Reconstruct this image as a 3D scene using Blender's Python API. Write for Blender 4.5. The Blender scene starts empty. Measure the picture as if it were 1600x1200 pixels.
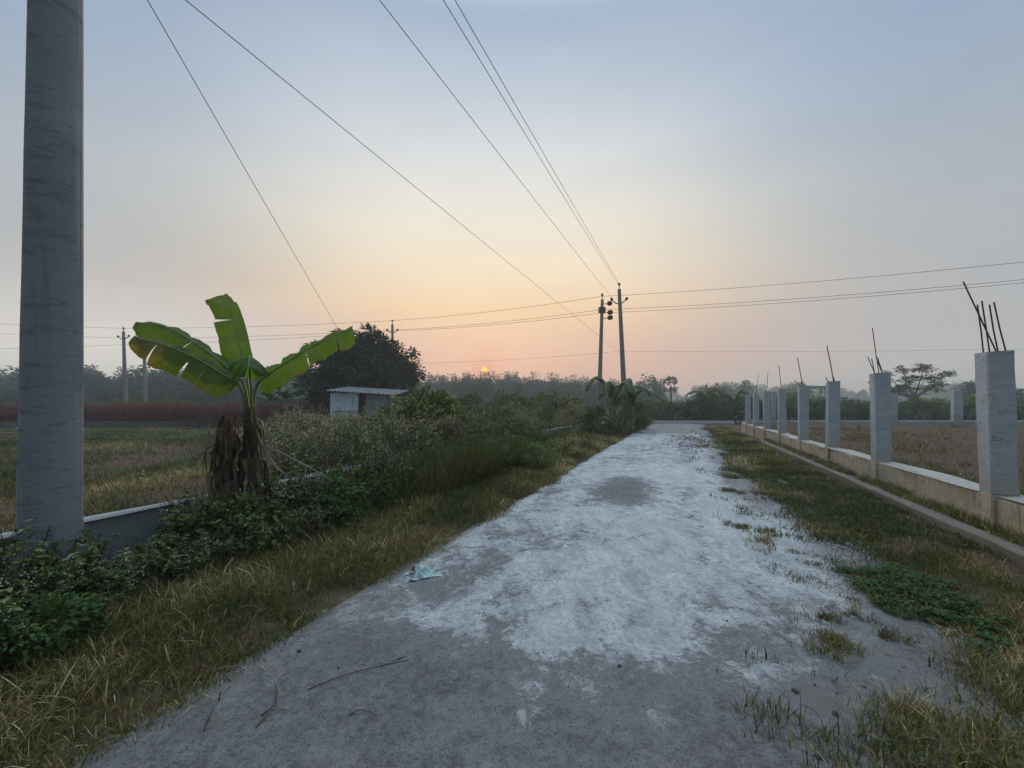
import bpy, math, random
import numpy as np
from mathutils import Vector, Matrix

random.seed(7)
rng = np.random.default_rng(7)
S = bpy.context.scene
COL = S.collection
FPX, HZ, CH = 600.0, 633.0, 1.6          # focal length (px of a 1600 wide frame), horizon row, eye height


def P(px, py, Y):
    return Vector(((px - 800) / FPX * Y, Y, CH + (HZ - py) / FPX * Y))


def G(px, py, z=0.0):
    Y = FPX * (CH - z) / (py - HZ)
    return Vector(((px - 800) / FPX * Y, Y, z))


ANG = math.radians(23.5)
SA, CA = math.sin(ANG), math.cos(ANG)


def UV(u, v, z=0.0):                     # lane coordinates: u along the lane, v to its right
    return Vector((u * SA + v * CA, u * CA - v * SA, z))


def uv_of(x, y):
    return x * SA + y * CA, x * CA - y * SA


def lin(r, g, b):
    f = lambda c: (c / 255 / 12.92) if c <= 10 else ((c / 255 + 0.055) / 1.055) ** 2.4
    return (f(r), f(g), f(b), 1.0)


# ------------------------------------------------------------------ tags
def tag(o, label=None, cat=None, group=None, kind=None):
    if label: o['label'] = label
    if cat: o['category'] = cat
    if group: o['group'] = group
    if kind: o['kind'] = kind
    return o


def empty(name, loc, label=None, cat=None, group=None, rz=0.0):
    o = bpy.data.objects.new(name, None)
    COL.objects.link(o)
    o.location = loc
    o.rotation_euler = (0, 0, rz)
    o.empty_display_size = 0.2
    return tag(o, label, cat, group)


def copy_tree(o, parent=None):
    c = o.copy()
    COL.objects.link(c)
    if parent is not None:
        c.parent = parent
    for ch in list(o.children):
        copy_tree(ch, c)
    return c


# ------------------------------------------------------------------ noise
def _hash(ix, iy, s):
    h = (ix.astype(np.int64) * 374761393 + iy.astype(np.int64) * 668265263 + s * 1442695041) & 0xFFFFFFFF
    h = ((h ^ (h >> 13)) * 1274126177) & 0xFFFFFFFF
    return ((h ^ (h >> 16)) & 0xFFFF) / 65535.0


def vnoise(x, y, s=0):
    x = np.asarray(x, float); y = np.asarray(y, float)
    ix, iy = np.floor(x), np.floor(y)
    fx, fy = x - ix, y - iy
    fx = fx * fx * (3 - 2 * fx); fy = fy * fy * (3 - 2 * fy)
    a = _hash(ix, iy, s); b = _hash(ix + 1, iy, s); c = _hash(ix, iy + 1, s); d = _hash(ix + 1, iy + 1, s)
    return (a * (1 - fx) + b * fx) * (1 - fy) + (c * (1 - fx) + d * fx) * fy


def fbm(x, y, s=0, o=4):
    t = 0; amp = 0.5; k = 1.0
    for i in range(o):
        t = t + amp * vnoise(np.asarray(x) * k, np.asarray(y) * k, s + i * 17)
        amp *= 0.5; k *= 2.03
    return t / (1 - 0.5 ** o)


def sstep(a, b, x):
    t = np.clip((np.asarray(x, float) - a) / (b - a), 0, 1)
    return t * t * (3 - 2 * t)


# ------------------------------------------------------------------ materials
class Mat:
    def __init__(self, name):
        self.m = bpy.data.materials.new(name)
        self.m.use_nodes = True
        self.t = self.m.node_tree
        self.t.nodes.clear()
        self.out = self.t.nodes.new('ShaderNodeOutputMaterial')

    def n(self, typ, **kw):
        nd = self.t.nodes.new(typ)
        for k, v in kw.items():
            setattr(nd, k, v)
        return nd

    def l(self, a, b):
        self.t.links.new(a, b)

    def put(self, sock, v):
        if hasattr(v, 'is_output'):
            self.l(v, sock)
        elif v is not None:
            sock.default_value = v

    def coord(self, kind='Object', scale=None, loc=None, rot=None):
        c = self.n('ShaderNodeTexCoord').outputs[kind]
        if scale or loc or rot:
            mp = self.n('ShaderNodeMapping')
            self.l(c, mp.inputs[0])
            if loc: mp.inputs[1].default_value = loc
            if rot: mp.inputs[2].default_value = rot
            if scale: mp.inputs[3].default_value = scale
            return mp.outputs[0]
        return c

    def noise(self, vec, scale, detail=4, rough=0.55, dist=0.0):
        nd = self.n('ShaderNodeTexNoise')
        self.l(vec, nd.inputs['Vector'])
        nd.inputs['Scale'].default_value = scale
        nd.inputs['Detail'].default_value = detail
        nd.inputs['Roughness'].default_value = rough
        nd.inputs['Distortion'].default_value = dist
        return nd.outputs[0]

    def voro(self, vec, scale, feature='F1', out='Distance'):
        nd = self.n('ShaderNodeTexVoronoi', feature=feature)
        self.l(vec, nd.inputs['Vector'])
        nd.inputs['Scale'].default_value = scale
        return nd.outputs[out]

    def attr(self, name):
        return self.n('ShaderNodeAttribute', attribute_name=name).outputs['Fac']

    def math(self, op, a, b=0.0, c=None):
        nd = self.n('ShaderNodeMath', operation=op)
        self.put(nd.inputs[0], a); self.put(nd.inputs[1], b)
        if c is not None: self.put(nd.inputs[2], c)
        return nd.outputs[0]

    def maprange(self, v, a, b, c=0.0, d=1.0, smooth=True):
        nd = self.n('ShaderNodeMapRange')
        if smooth: nd.interpolation_type = 'SMOOTHSTEP'
        self.put(nd.inputs[0], v)
        for i, q in enumerate((a, b, c, d)):
            nd.inputs[i + 1].default_value = q
        return nd.outputs[0]

    def ramp(self, fac, stops, interp='LINEAR'):
        nd = self.n('ShaderNodeValToRGB')
        nd.color_ramp.interpolation = interp
        e = nd.color_ramp.elements
        while len(e) < len(stops): e.new(0.5)
        for el, (p, c) in zip(e, stops):
            el.position = p
            el.color = c if len(c) == 4 else (*c, 1)
        self.put(nd.inputs[0], fac)
        return nd.outputs[0]

    def mix(self, fac, a, b, blend='MIX'):
        nd = self.n('ShaderNodeMix', data_type='RGBA', blend_type=blend)
        self.put(nd.inputs[0], fac)
        self.put(nd.inputs[6], a if hasattr(a, 'is_output') or len(a) == 4 else (*a, 1))
        self.put(nd.inputs[7], b if hasattr(b, 'is_output') or len(b) == 4 else (*b, 1))
        return nd.outputs[2]

    def bump(self, h, strength=0.5, dist=0.02):
        nd = self.n('ShaderNodeBump')
        nd.inputs['Strength'].default_value = strength
        nd.inputs['Distance'].default_value = dist
        self.l(h, nd.inputs['Height'])
        return nd.outputs[0]

    def bsdf(self, color, rough=0.8, metal=0.0, normal=None, spec=0.3):
        b = self.n('ShaderNodeBsdfPrincipled')
        self.put(b.inputs['Base Color'], color if hasattr(color, 'is_output') or len(color) == 4 else (*color, 1))
        self.put(b.inputs['Roughness'], rough)
        b.inputs['Metallic'].default_value = metal
        b.inputs['Specular IOR Level'].default_value = spec
        if normal is not None: self.l(normal, b.inputs['Normal'])
        return b.outputs[0]

    def done(self, shader):
        self.l(shader, self.out.inputs[0])
        return self.m


def leaf_mat(name, stops, transl=0.3, rough=0.55, ttint=(1.3, 1.25, 0.6), var=0.5):
    m = Mat(name)
    c = m.ramp(m.attr('rnd'), stops)
    rnd = m.n('ShaderNodeObjectInfo').outputs['Random']
    c = m.mix(1.0, c, m.ramp(rnd, [(0, (1 - var * .5,) * 3), (1, (1 + var * .5, 1 + var * .5, 1 + var * .4))]), 'MULTIPLY')
    b = m.bsdf(c, rough, spec=0.25)
    t = m.n('ShaderNodeBsdfTranslucent')
    m.l(m.mix(1.0, c, ttint, 'MULTIPLY'), t.inputs[0])
    mx = m.n('ShaderNodeMixShader')
    mx.inputs[0].default_value = transl
    m.l(b, mx.inputs[1]); m.l(t.outputs[0], mx.inputs[2])
    return m.done(mx.outputs[0])


M = {}
M['leaf_dark'] = leaf_mat('leaf_dark', [(0, (0.0312, 0.05191, 0.0132)), (0.5, (0.066, 0.09888, 0.024)), (1, (0.138, 0.173, 0.0432))], .22)
M['leaf_tree'] = leaf_mat('leaf_tree', [(0, (0.0102, 0.0232, 0.0085)), (0.6, (0.017, 0.03749, 0.0119)), (1, (0.0306, 0.05712, 0.017))], .15)
M['leaf_mid'] = leaf_mat('leaf_mid', [(0, (0.03895, 0.06705, 0.0175)), (0.4, (0.082, 0.1294, 0.035)), (0.75, (0.1486, 0.1975, 0.0575)), (1, (0.205, 0.2275, 0.09375))], .18)
M['leaf_pale'] = leaf_mat('leaf_pale', [(0, (0.078, 0.08323, 0.024)), (0.45, (0.204, 0.1958, 0.0696)), (0.75, (0.348, 0.2999, 0.132)), (1, (0.504, 0.4162, 0.228))], .3)
M['leaf_fresh'] = leaf_mat('leaf_fresh', [(0, (0.0325, 0.06875, 0.02)), (0.6, (0.05625, 0.1187, 0.03)), (1, (0.1063, 0.175, 0.0425))], .32)
M['leaf_wood'] = leaf_mat('leaf_wood', [(0, (.016, .034, .016)), (.6, (.030, .056, .024)), (1, (.050, .080, .034))], .2)
M['leaf_red'] = leaf_mat('leaf_red', [(0, (0.057, 0.0133, 0.01425)), (0.5, (0.1187, 0.0266, 0.0285)), (0.85, (0.1425, 0.0475, 0.0361)), (1, (0.1045, 0.09025, 0.03325))], .3)
M['grass'] = leaf_mat('grass', [(0, (0.0276, 0.04388, 0.0092)), (0.3, (0.069, 0.08289, 0.01725)), (0.5, (0.1207, 0.1073, 0.0322)), (0.72, (0.1955, 0.1438, 0.0598)), (0.88, (0.322, 0.2499, 0.1207)), (1, (0.598, 0.512, 0.299))], .3, ttint=(1.15, 1.1, .75))
M['petal'] = leaf_mat('petal', [(0, (.55, .52, .48)), (1, (.82, .80, .80))], .35, ttint=(1, 1, 1), var=.2)
M['seed'] = leaf_mat('seed_head', [(0, (.30, .25, .18)), (1, (.52, .47, .38))], .35, ttint=(1, 1, .9), var=.2)


def simple(name, col, rough=.8, metal=0.0, nscale=20, amt=.35, bump=.3, spec=.3):
    m = Mat(name)
    co = m.coord('Object')
    n = m.noise(co, nscale, 5)
    d = tuple(c * (1 - amt) for c in col); b = tuple(min(1, c * (1 + amt)) for c in col)
    c = m.ramp(n, [(.3, d), (.7, b)])
    return m.done(m.bsdf(c, rough, metal, m.bump(n, bump, .01), spec))


M['bark'] = simple('bark', (.075, .06, .048), .9, nscale=9, amt=.5, bump=.8)
M['stem'] = simple('stem', (.085, .078, .04), .8)
M['stem_red'] = simple('stem_red', (.09, .035, .03), .8)
M['dead_leaf'] = leaf_mat('dead_leaf', [(0, (.030, .021, .015)), (.5, (.095, .068, .045)), (1, (.27, .21, .145))], .15, ttint=(1.1, 1, .8))
M['black'] = simple('black_paint', (.018, .018, .02), .4, nscale=30, amt=.2, bump=.05)
M['rubber'] = simple('rubber', (.02, .02, .02), .85, nscale=60)
M['chrome'] = simple('chrome', (.45, .45, .46), .3, .9, amt=.1, bump=.02)
M['rust'] = simple('rusty_steel', (.075, .05, .04), .75, .3, nscale=60, amt=.5)
M['wire'] = simple('wire_metal', (.055, .055, .06), .6, .3, amt=.1, bump=0.02)
M['porcelain'] = simple('porcelain', (.035, .025, .022), .3, amt=.2, bump=.02)
M['steel'] = simple('galvanised_steel', (.10, .10, .105), .6, .5)


def concrete(name, col, dark, stain=.5, streak=True, scale=1.0, tint=None):
    m = Mat(name)
    co = m.coord('Object')
    big = m.noise(co, 1.6 * scale, 5, .6)
    fine = m.noise(co, 55 * scale, 4, .6)
    hs = m.noise(m.coord('Object', scale=(1.2, 1.2, 9)), 2.2 * scale, 6, .65, .4)
    c = m.mix(m.maprange(big, .35, .7), col, tuple(x * .78 for x in col))
    c = m.mix(m.math('MULTIPLY', m.maprange(hs, .52, .75), stain), c, dark)
    if tint:
        c = m.mix(m.math('MULTIPLY', m.maprange(m.noise(co, 2.6 * scale, 3), .5, .68), .8), c, tint)
    c = m.mix(.5, c, m.ramp(fine, [(.25, tuple(x * .65 for x in col)), (.75, tuple(min(1, x * 1.25) for x in col))]))
    pits = m.maprange(m.voro(co, 38 * scale), .0, .16)
    c = m.mix(m.math('MULTIPLY', m.math('SUBTRACT', 1.0, pits), .45), c, dark)
    h = m.math('ADD', m.math('MULTIPLY', fine, .5), m.math('MULTIPLY', pits, .4))
    return m.done(m.bsdf(c, .88, 0, m.bump(h, .5, .012), .25))


def pole_mat():
    m = Mat('pole_concrete')
    co = m.coord('Object')
    big = m.noise(co, 2.2, 5, .6)
    sm1 = m.noise(m.coord('Object', scale=(1, 1, 5)), 3.2, 7, .72, .8)
    sm2 = m.noise(m.coord('Object', scale=(2, 2, 22)), 2.6, 5, .7, .4)
    ver = m.noise(m.coord('Object', scale=(9, 9, .5)), 1.6, 4, .6)
    fine = m.noise(co, 75, 4, .7)
    c = m.ramp(big, [(.3, (.175, .198, .218)), (.7, (.25, .275, .292))])
    c = m.mix(m.math('MULTIPLY', m.maprange(sm1, .50, .70), .75), c, (.085, .10, .115))
    c = m.mix(m.math('MULTIPLY', m.math('MULTIPLY', m.maprange(sm2, .56, .74), m.maprange(big, .45, .62)), .55), c, (.07, .08, .095))
    c = m.mix(m.math('MULTIPLY', m.maprange(ver, .55, .72), .4), c, (.13, .145, .14))
    c = m.mix(m.math('MULTIPLY', m.maprange(fine, .45, .3), .6), c, (.08, .09, .10))
    c = m.mix(m.math('MULTIPLY', m.maprange(fine, .62, .78), .4), c, (.42, .43, .44))
    pits = m.maprange(m.voro(co, 30), .0, .10)
    c = m.mix(m.math('MULTIPLY', m.math('SUBTRACT', 1.0, pits), .7), c, (.05, .055, .06))
    h = m.math('ADD', m.math('MULTIPLY', fine, .4), m.math('ADD', m.math('MULTIPLY', sm2, .6), m.math('MULTIPLY', pits, .5)))
    return m.done(m.bsdf(c, .85, 0, m.bump(h, .6, .012), .25))


M['pole'] = pole_mat()
M['pole_far'] = concrete('far_pole_concrete', (.25, .25, .25), (.12, .12, .12), .5)
def pillar_mat():
    m = Mat('limewashed_pillar')
    co = m.coord('Object')
    sx = m.n('ShaderNodeSeparateXYZ'); m.l(co, sx.inputs[0])
    big = m.noise(co, 3.5, 5, .6); fine = m.noise(co, 60, 4, .65)
    str_ = m.noise(m.coord('Object', scale=(1.5, 1.5, 5)), 3.4, 7, .74, .8)
    c = m.ramp(big, [(.3, (.34, .385, .42)), (.7, (.43, .47, .50))])
    c = m.mix(m.math('MULTIPLY', m.maprange(str_, .50, .70), .6), c, (.25, .275, .30))
    crack = m.math('ABSOLUTE', m.math('SUBTRACT', m.noise(m.coord('Object', scale=(1, 1, 3.0)), 2.1, 3, .5, .3), .5), 0)
    c = m.mix(m.math('MULTIPLY', m.maprange(crack, .006, .0), .7), c, (.07, .07, .075))
    c = m.mix(m.math('MULTIPLY', m.maprange(fine, .42, .28), .55), c, (.17, .18, .19))
    foot = m.math('ADD', sx.outputs[2], m.math('MULTIPLY', m.math('SUBTRACT', big, .5), .35))
    c = m.mix(m.math('MULTIPLY', m.maprange(foot, .80, .56), .75), c, (.33, .305, .265))
    h = m.math('ADD', m.math('MULTIPLY', fine, .6), m.math('MULTIPLY', str_, .8))
    return m.done(m.bsdf(c, .9, 0, m.bump(h, .6, .012), .2))


M['pillar'] = pillar_mat()
def cream_mat():
    m = Mat('cream_plaster')
    co = m.coord('Object')
    a = m.noise(co, 1.5, 6, .62, .4); b = m.noise(co, 4.5, 7, .7, .7); f = m.noise(co, 48, 4, .72)
    dr = m.noise(m.coord('Object', scale=(7, 7, .8)), 1.6, 5, .65)
    c = m.ramp(b, [(.3, (.33, .275, .195)), (.5, (.46, .395, .285)), (.72, (.53, .47, .37))])
    c = m.mix(m.math('MULTIPLY', m.maprange(a, .52, .62), .6), c, (.32, .305, .275))
    c = m.mix(m.math('MULTIPLY', m.maprange(a, .44, .34), .8), c, (.44, .34, .215))
    c = m.mix(m.math('MULTIPLY', m.maprange(dr, .52, .68), .6), c, (.14, .125, .10))
    c = m.mix(m.math('MULTIPLY', m.maprange(b, .40, .26), .75), c, (.10, .09, .075))
    c = m.mix(m.math('MULTIPLY', m.maprange(f, .46, .28), .8), c, (.13, .115, .095))
    c = m.mix(m.math('MULTIPLY', m.maprange(f, .60, .78), .5), c, (.66, .62, .55))
    pit = m.maprange(m.voro(co, 26), .02, .14)
    c = m.mix(m.math('MULTIPLY', m.math('SUBTRACT', 1.0, pit), .6), c, (.10, .09, .075))
    h = m.math('ADD', m.math('MULTIPLY', f, .7), m.math('ADD', m.math('MULTIPLY', b, 1.6), m.math('MULTIPLY', pit, .4)))
    return m.done(m.bsdf(c, .92, 0, m.bump(h, .9, .02), .15))


M['wall_cream'] = cream_mat()
M['wall_grey'] = concrete('grey_plaster', (.21, .235, .24), (.08, .09, .09), .7)
M['wall_dim'] = concrete('dirty_plaster', (.13, .125, .115), (.05, .05, .045), .7)
M['cap_pale'] = concrete('pale_mortar', (.40, .38, .34), (.13, .12, .10), .8, scale=2.0)
M['cap_grey'] = concrete('grey_mortar', (.33, .33, .32), (.09, .09, .085), .8, scale=2.0)
M['kerb'] = concrete('kerb_concrete', (.185, .16, .13), (.06, .052, .042), .8, scale=1.6)


def soil_mat():
    m = Mat('field_soil')
    co = m.coord('Object')
    g = m.attr('green'); b = m.attr('bare')
    n1 = m.noise(co, .9, 5); n2 = m.noise(co, 7, 5, .65); n3 = m.noise(co, 45, 4, .7)
    soil = m.ramp(n2, [(.3, (.078, .048, .034)), (.55, (.135, .086, .060)), (.75, (.20, .14, .105))])
    gr = m.ramp(n2, [(.3, (.040, .048, .018)), (.55, (.075, .08, .032)), (.75, (.13, .115, .055))])
    f = m.maprange(m.math('ADD', g, m.math('MULTIPLY', m.math('SUBTRACT', m.math('ADD', m.math('MULTIPLY', n1, .5), m.math('MULTIPLY', n2, .5)), .5), 1.6)), .38, .62)
    c = m.mix(f, soil, gr)
    c = m.mix(m.maprange(m.math('ADD', b, m.math('MULTIPLY', m.math('SUBTRACT', n2, .5), .8)), .4, .7), c, m.ramp(n3, [(.3, (.19, .17, .15)), (.7, (.34, .31, .28))]))
    c = m.mix(.45, c, m.ramp(n3, [(.25, (.3, .3, .3)), (.75, (1.6, 1.6, 1.6))]), 'MULTIPLY')
    h = m.math('ADD', n2, m.math('MULTIPLY', n3, .5))
    return m.done(m.bsdf(c, .95, 0, m.bump(h, .9, .06), .1))


M['soil'] = soil_mat()


def road_mat():
    m = Mat('powdered_asphalt')
    co = m.coord('Object')
    lane = m.coord('Object', rot=(0, 0, ANG), scale=(1, .45, 1))
    p = m.attr('powder'); d = m.attr('dirt')
    n1 = m.noise(co, 2.1, 7, .66, .5); n2 = m.noise(co, 11, 6, .72, .6); n3 = m.noise(co, 75, 4, .75); n5 = m.noise(co, 230, 2, .7)
    n4 = m.noise(lane, 4.0, 7, .74, 1.0)
    wob = m.n('ShaderNodeVectorMath', operation='ADD'); m.l(co, wob.inputs[0])
    nz_ = m.n('ShaderNodeTexNoise'); m.l(co, nz_.inputs['Vector']); nz_.inputs['Scale'].default_value = 60
    sc_ = m.n('ShaderNodeVectorMath', operation='SCALE'); m.l(nz_.outputs[1], sc_.inputs[0]); sc_.inputs['Scale'].default_value = .022
    m.l(sc_.outputs[0], wob.inputs[1])
    st = m.voro(wob.outputs[0], 105, out='Color'); sd = m.voro(wob.outputs[0], 105)
    stone = m.math('MULTIPLY', m.math('MULTIPLY', m.maprange(st, .60, .95), m.maprange(sd, .70, .25)), m.maprange(n2, .36, .62))
    asp = m.ramp(n2, [(.25, (.160, .154, .151)), (.75, (.260, .248, .240))])
    asp = m.mix(m.math('MULTIPLY', m.maprange(n1, .48, .66), .5), asp, (.25, .222, .205))
    asp = m.mix(m.math('MULTIPLY', stone, .8), asp, (.50, .47, .445))
    asp = m.mix(m.math('MULTIPLY', m.maprange(n3, .50, .32), .85), asp, (.045, .045, .048))
    asp = m.mix(m.math('MULTIPLY', m.maprange(n5, .55, .75), .4), asp, (.42, .41, .40))
    n7 = m.noise(co, 24, 5, .75, .5)
    asp = m.mix(m.math('MULTIPLY', m.maprange(n7, .52, .36), .6), asp, (.10, .095, .093))
    asp = m.mix(m.math('MULTIPLY', m.maprange(n7, .56, .72), .45), asp, (.36, .345, .33))
    c5 = lambda n, k: m.math('MULTIPLY', m.math('SUBTRACT', n, .5), k)
    mk = m.math('ADD', m.math('ADD', p, c5(n1, 1.2)), m.math('ADD', c5(n2, 1.0), m.math('ADD', c5(n3, .6), c5(n5, .25))))
    mask = m.maprange(mk, .48, .72)
    veil = m.math('MULTIPLY', m.maprange(mk, .10, .6), .42)
    powd = m.ramp(n4, [(.30, (.36, .36, .355)), (.5, (.57, .578, .575)), (.70, (.78, .787, .78))])
    powd = m.mix(m.math('MULTIPLY', m.maprange(n2, .52, .70), .6), powd, (.36, .35, .34))
    powd = m.mix(m.math('MULTIPLY', m.maprange(n3, .43, .25), .75), powd, (.17, .16, .155))
    powd = m.mix(m.math('MULTIPLY', m.maprange(n5, .55, .72), .35), powd, (.85, .86, .86))
    powd = m.mix(m.math('MULTIPLY', m.maprange(n1, .52, .7), .4), powd, (.47, .43, .405))
    n6 = m.noise(co, 27, 6, .75, .8)
    powd = m.mix(m.math('MULTIPLY', m.maprange(n6, .50, .34), .65), powd, (.24, .235, .23))
    powd = m.mix(m.math('MULTIPLY', m.maprange(n6, .54, .68), .5), powd, (.86, .87, .865))
    thick = m.maprange(mk, .85, 1.25)
    powd = m.mix(m.math('MULTIPLY', thick, .28), powd, (.72, .735, .735))
    c = m.mix(veil, asp, (.36, .355, .35))
    blot = m.math('MULTIPLY', m.maprange(m.noise(co, 5.2, 6, .7, .8), .55, .66), .42)
    mask = m.math('MULTIPLY', mask, m.math('SUBTRACT', 1.0, blot))
    crust = m.math('MULTIPLY', m.maprange(m.noise(co, 4.1, 8, .72, .6), .585, .635), m.maprange(p, .27, .42))
    mask = m.math('MAXIMUM', mask, m.math('MULTIPLY', crust, .85))
    c = m.mix(mask, c, powd)
    dk = m.math('ADD', d, m.math('ADD', c5(n1, .9), m.math('ADD', c5(n2, .9), c5(n3, .4))))
    dm = m.maprange(dk, .36, .75)
    dirt = m.ramp(n2, [(.25, (.11, .095, .083)), (.5, (.235, .215, .20)), (.75, (.40, .385, .37))])
    dirt = m.mix(m.math('MULTIPLY', m.maprange(n3, .48, .28), .85), dirt, (.06, .05, .042))
    c = m.mix(dm, c, dirt)
    h = m.math('ADD', m.math('MULTIPLY', n3, .9), m.math('ADD', m.math('MULTIPLY', n2, 1.3), m.math('MULTIPLY', stone, .5)))
    h = m.math('ADD', h, m.math('ADD', m.math('MULTIPLY', mask, .3), m.math('ADD', m.math('MULTIPLY', n5, .35), m.math('MULTIPLY', n6, .8))))
    return m.done(m.bsdf(c, .92, 0, m.bump(h, .9, .022), .15))


M['road'] = road_mat()
M['crossroad'] = simple('worn_asphalt', (.10, .097, .095), .9, nscale=3, amt=.3)


def tin_mat():
    m = Mat('pale_blue_tin')
    co = m.coord('Object')
    n = m.noise(m.coord('Object', scale=(6, 6, .8)), 2, 5, .6)
    n2 = m.noise(co, 3, 4)
    c = m.ramp(n, [(.3, (.56, .68, .79)), (.6, (.68, .79, .88)), (.8, (.78, .84, .89))])
    c = m.mix(m.math('MULTIPLY', m.maprange(n2, .55, .68), .6), c, (.20, .15, .12))
    return m.done(m.bsdf(c, .55, .2, None, .4))


M['tin'] = tin_mat()
M['tin_grey'] = simple('weathered_tin', (.16, .165, .17), .7, .3, nscale=3, amt=.4, bump=.1)
M['tin_dull'] = simple('dull_blue_tin', (.27, .32, .38), .7, .2, nscale=3, amt=.3, bump=.1)
M['gap_shade'] = simple('shed_gap_shade', (.02, .018, .016), .9)  # near-black colour standing in for the shade inside the shed
M['wood'] = simple('timber', (.13, .09, .06), .85, nscale=12, amt=.4)


def banana_mat(name, stops, dry=0.0):
    m = Mat(name)
    t = m.attr('along'); w = m.attr('across')
    wv = m.n('ShaderNodeTexWave', wave_type='BANDS', bands_direction='X')
    cx = m.n('ShaderNodeCombineXYZ'); m.l(t, cx.inputs[0]); m.l(m.math('MULTIPLY', w, .06), cx.inputs[1])
    m.l(cx.outputs[0], wv.inputs['Vector'])
    wv.inputs['Scale'].default_value = 22
    wv.inputs['Distortion'].default_value = 1.5
    co = m.coord('Object')
    n = m.noise(co, 5, 5)
    c = m.ramp(m.math('ADD', m.math('MULTIPLY', n, .75), m.math('MULTIPLY', wv.outputs[1], .25)), stops)
    edge = m.math('ADD', m.math('MULTIPLY', m.maprange(w, .80, 1.0), .6), m.math('SUBTRACT', n, .5))
    c = m.mix(m.maprange(edge, .46, .62), c, (.085, .07, .028))
    if dry:
        k = m.math('ADD', m.math('MULTIPLY', t, 1.0), m.math('MULTIPLY', m.math('SUBTRACT', m.noise(co, 7, 4), .5), .9))
        c = m.mix(m.maprange(k, .62, .86), c, m.ramp(n, [(.3, (.085, .075, .03)), (.7, (.17, .15, .075))]))
    b = m.bsdf(c, .55, 0, m.bump(m.math('ADD', wv.outputs[1], m.noise(co, 9, 4)), .5, .015), .35)
    tr = m.n('ShaderNodeBsdfTranslucent')
    m.l(m.mix(1.0, c, (3.5, 3.5, .5), 'MULTIPLY'), tr.inputs[0])
    mx = m.n('ShaderNodeMixShader'); mx.inputs[0].default_value = .45
    m.l(b, mx.inputs[1]); m.l(tr.outputs[0], mx.inputs[2])
    return m.done(mx.outputs[0])


M['banana'] = banana_mat('banana_green', [(.3, (.040, .088, .018)), (.7, (.078, .145, .026))])
M['banana_old'] = banana_mat('banana_yellowing', [(.3, (.045, .085, .016)), (.7, (.085, .13, .026))], dry=1.0)
M['banana_far'] = leaf_mat('banana_far', [(0, (.030, .060, .018)), (1, (.075, .115, .032))], .15)
M['midrib'] = simple('midrib_green', (.13, .18, .055), .5, amt=.25, bump=.1)
M['pstem'] = simple('banana_bark', (.075, .052, .038), .9, nscale=7, amt=.7, bump=1.0)


# ------------------------------------------------------------------ mesh builders
class MB:
    def __init__(self):
        self.v = []; self.f = []; self.mi = []; self.sm = []

    def add(self, vs, fs, mi=0, smooth=False):
        o = len(self.v)
        self.v += [tuple(p) for p in vs]
        for f in fs:
            self.f.append(tuple(i + o for i in f)); self.mi.append(mi); self.sm.append(smooth)

    def box(self, c, s, rot=None, mi=0, jit=0.0):
        vs = []
        for dx in (-.5, .5):
            for dy in (-.5, .5):
                for dz in (-.5, .5):
                    p = Vector((dx * s[0], dy * s[1], dz * s[2]))
                    if jit: p += Vector([random.uniform(-jit, jit) for _ in range(3)])
                    if rot is not None: p = rot @ p
                    vs.append(p + Vector(c))
        self.add(vs, [(0, 1, 3, 2), (4, 6, 7, 5), (0, 4, 5, 1), (2, 3, 7, 6), (0, 2, 6, 4), (1, 5, 7, 3)], mi)

    def tube(self, pts, rad, n=6, mi=0, cap=True, smooth=True):
        pts = [Vector(p) for p in pts]
        if not hasattr(rad, '__len__'): rad = [rad] * len(pts)
        rings = []
        prev = None
        for i, p in enumerate(pts):
            d = (pts[min(i + 1, len(pts) - 1)] - pts[max(i - 1, 0)])
            if d.length < 1e-9: d = Vector((0, 0, 1))
            d.normalize()
            if prev is None:
                a = Vector((1, 0, 0)) if abs(d.x) < .8 else Vector((0, 1, 0))
                x = d.cross(a).normalized()
            else:
                x = (prev - d * prev.dot(d))
                x = x.normalized() if x.length > 1e-6 else d.orthogonal().normalized()
            prev = x
            y = d.cross(x)
            rings.append([p + (x * math.cos(2 * math.pi * k / n) + y * math.sin(2 * math.pi * k / n)) * rad[i] for k in range(n)])
        vs = [q for r in rings for q in r]
        fs = []
        for i in range(len(pts) - 1):
            for k in range(n):
                a = i * n + k; b = i * n + (k + 1) % n
                fs.append((a, b, b + n, a + n))
        self.add(vs, fs, mi, smooth)
        if cap:
            self.add(rings[0], [tuple(range(n))[::-1]], mi)
            self.add(rings[-1], [tuple(range(n))], mi)

    def build(self, name, mats, parent=None, loc=None):
        me = bpy.data.meshes.new(name)
        me.from_pydata(self.v, [], self.f)
        if not isinstance(mats, (list, tuple)): mats = [mats]
        for m in mats: me.materials.append(m)
        me.polygons.foreach_set('material_index', self.mi)
        me.polygons.foreach_set('use_smooth', self.sm)
        me.update()
        o = bpy.data.objects.new(name, me)
        COL.objects.link(o)
        if parent is not None: o.parent = parent
        if loc is not None: o.location = loc
        return o


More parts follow.
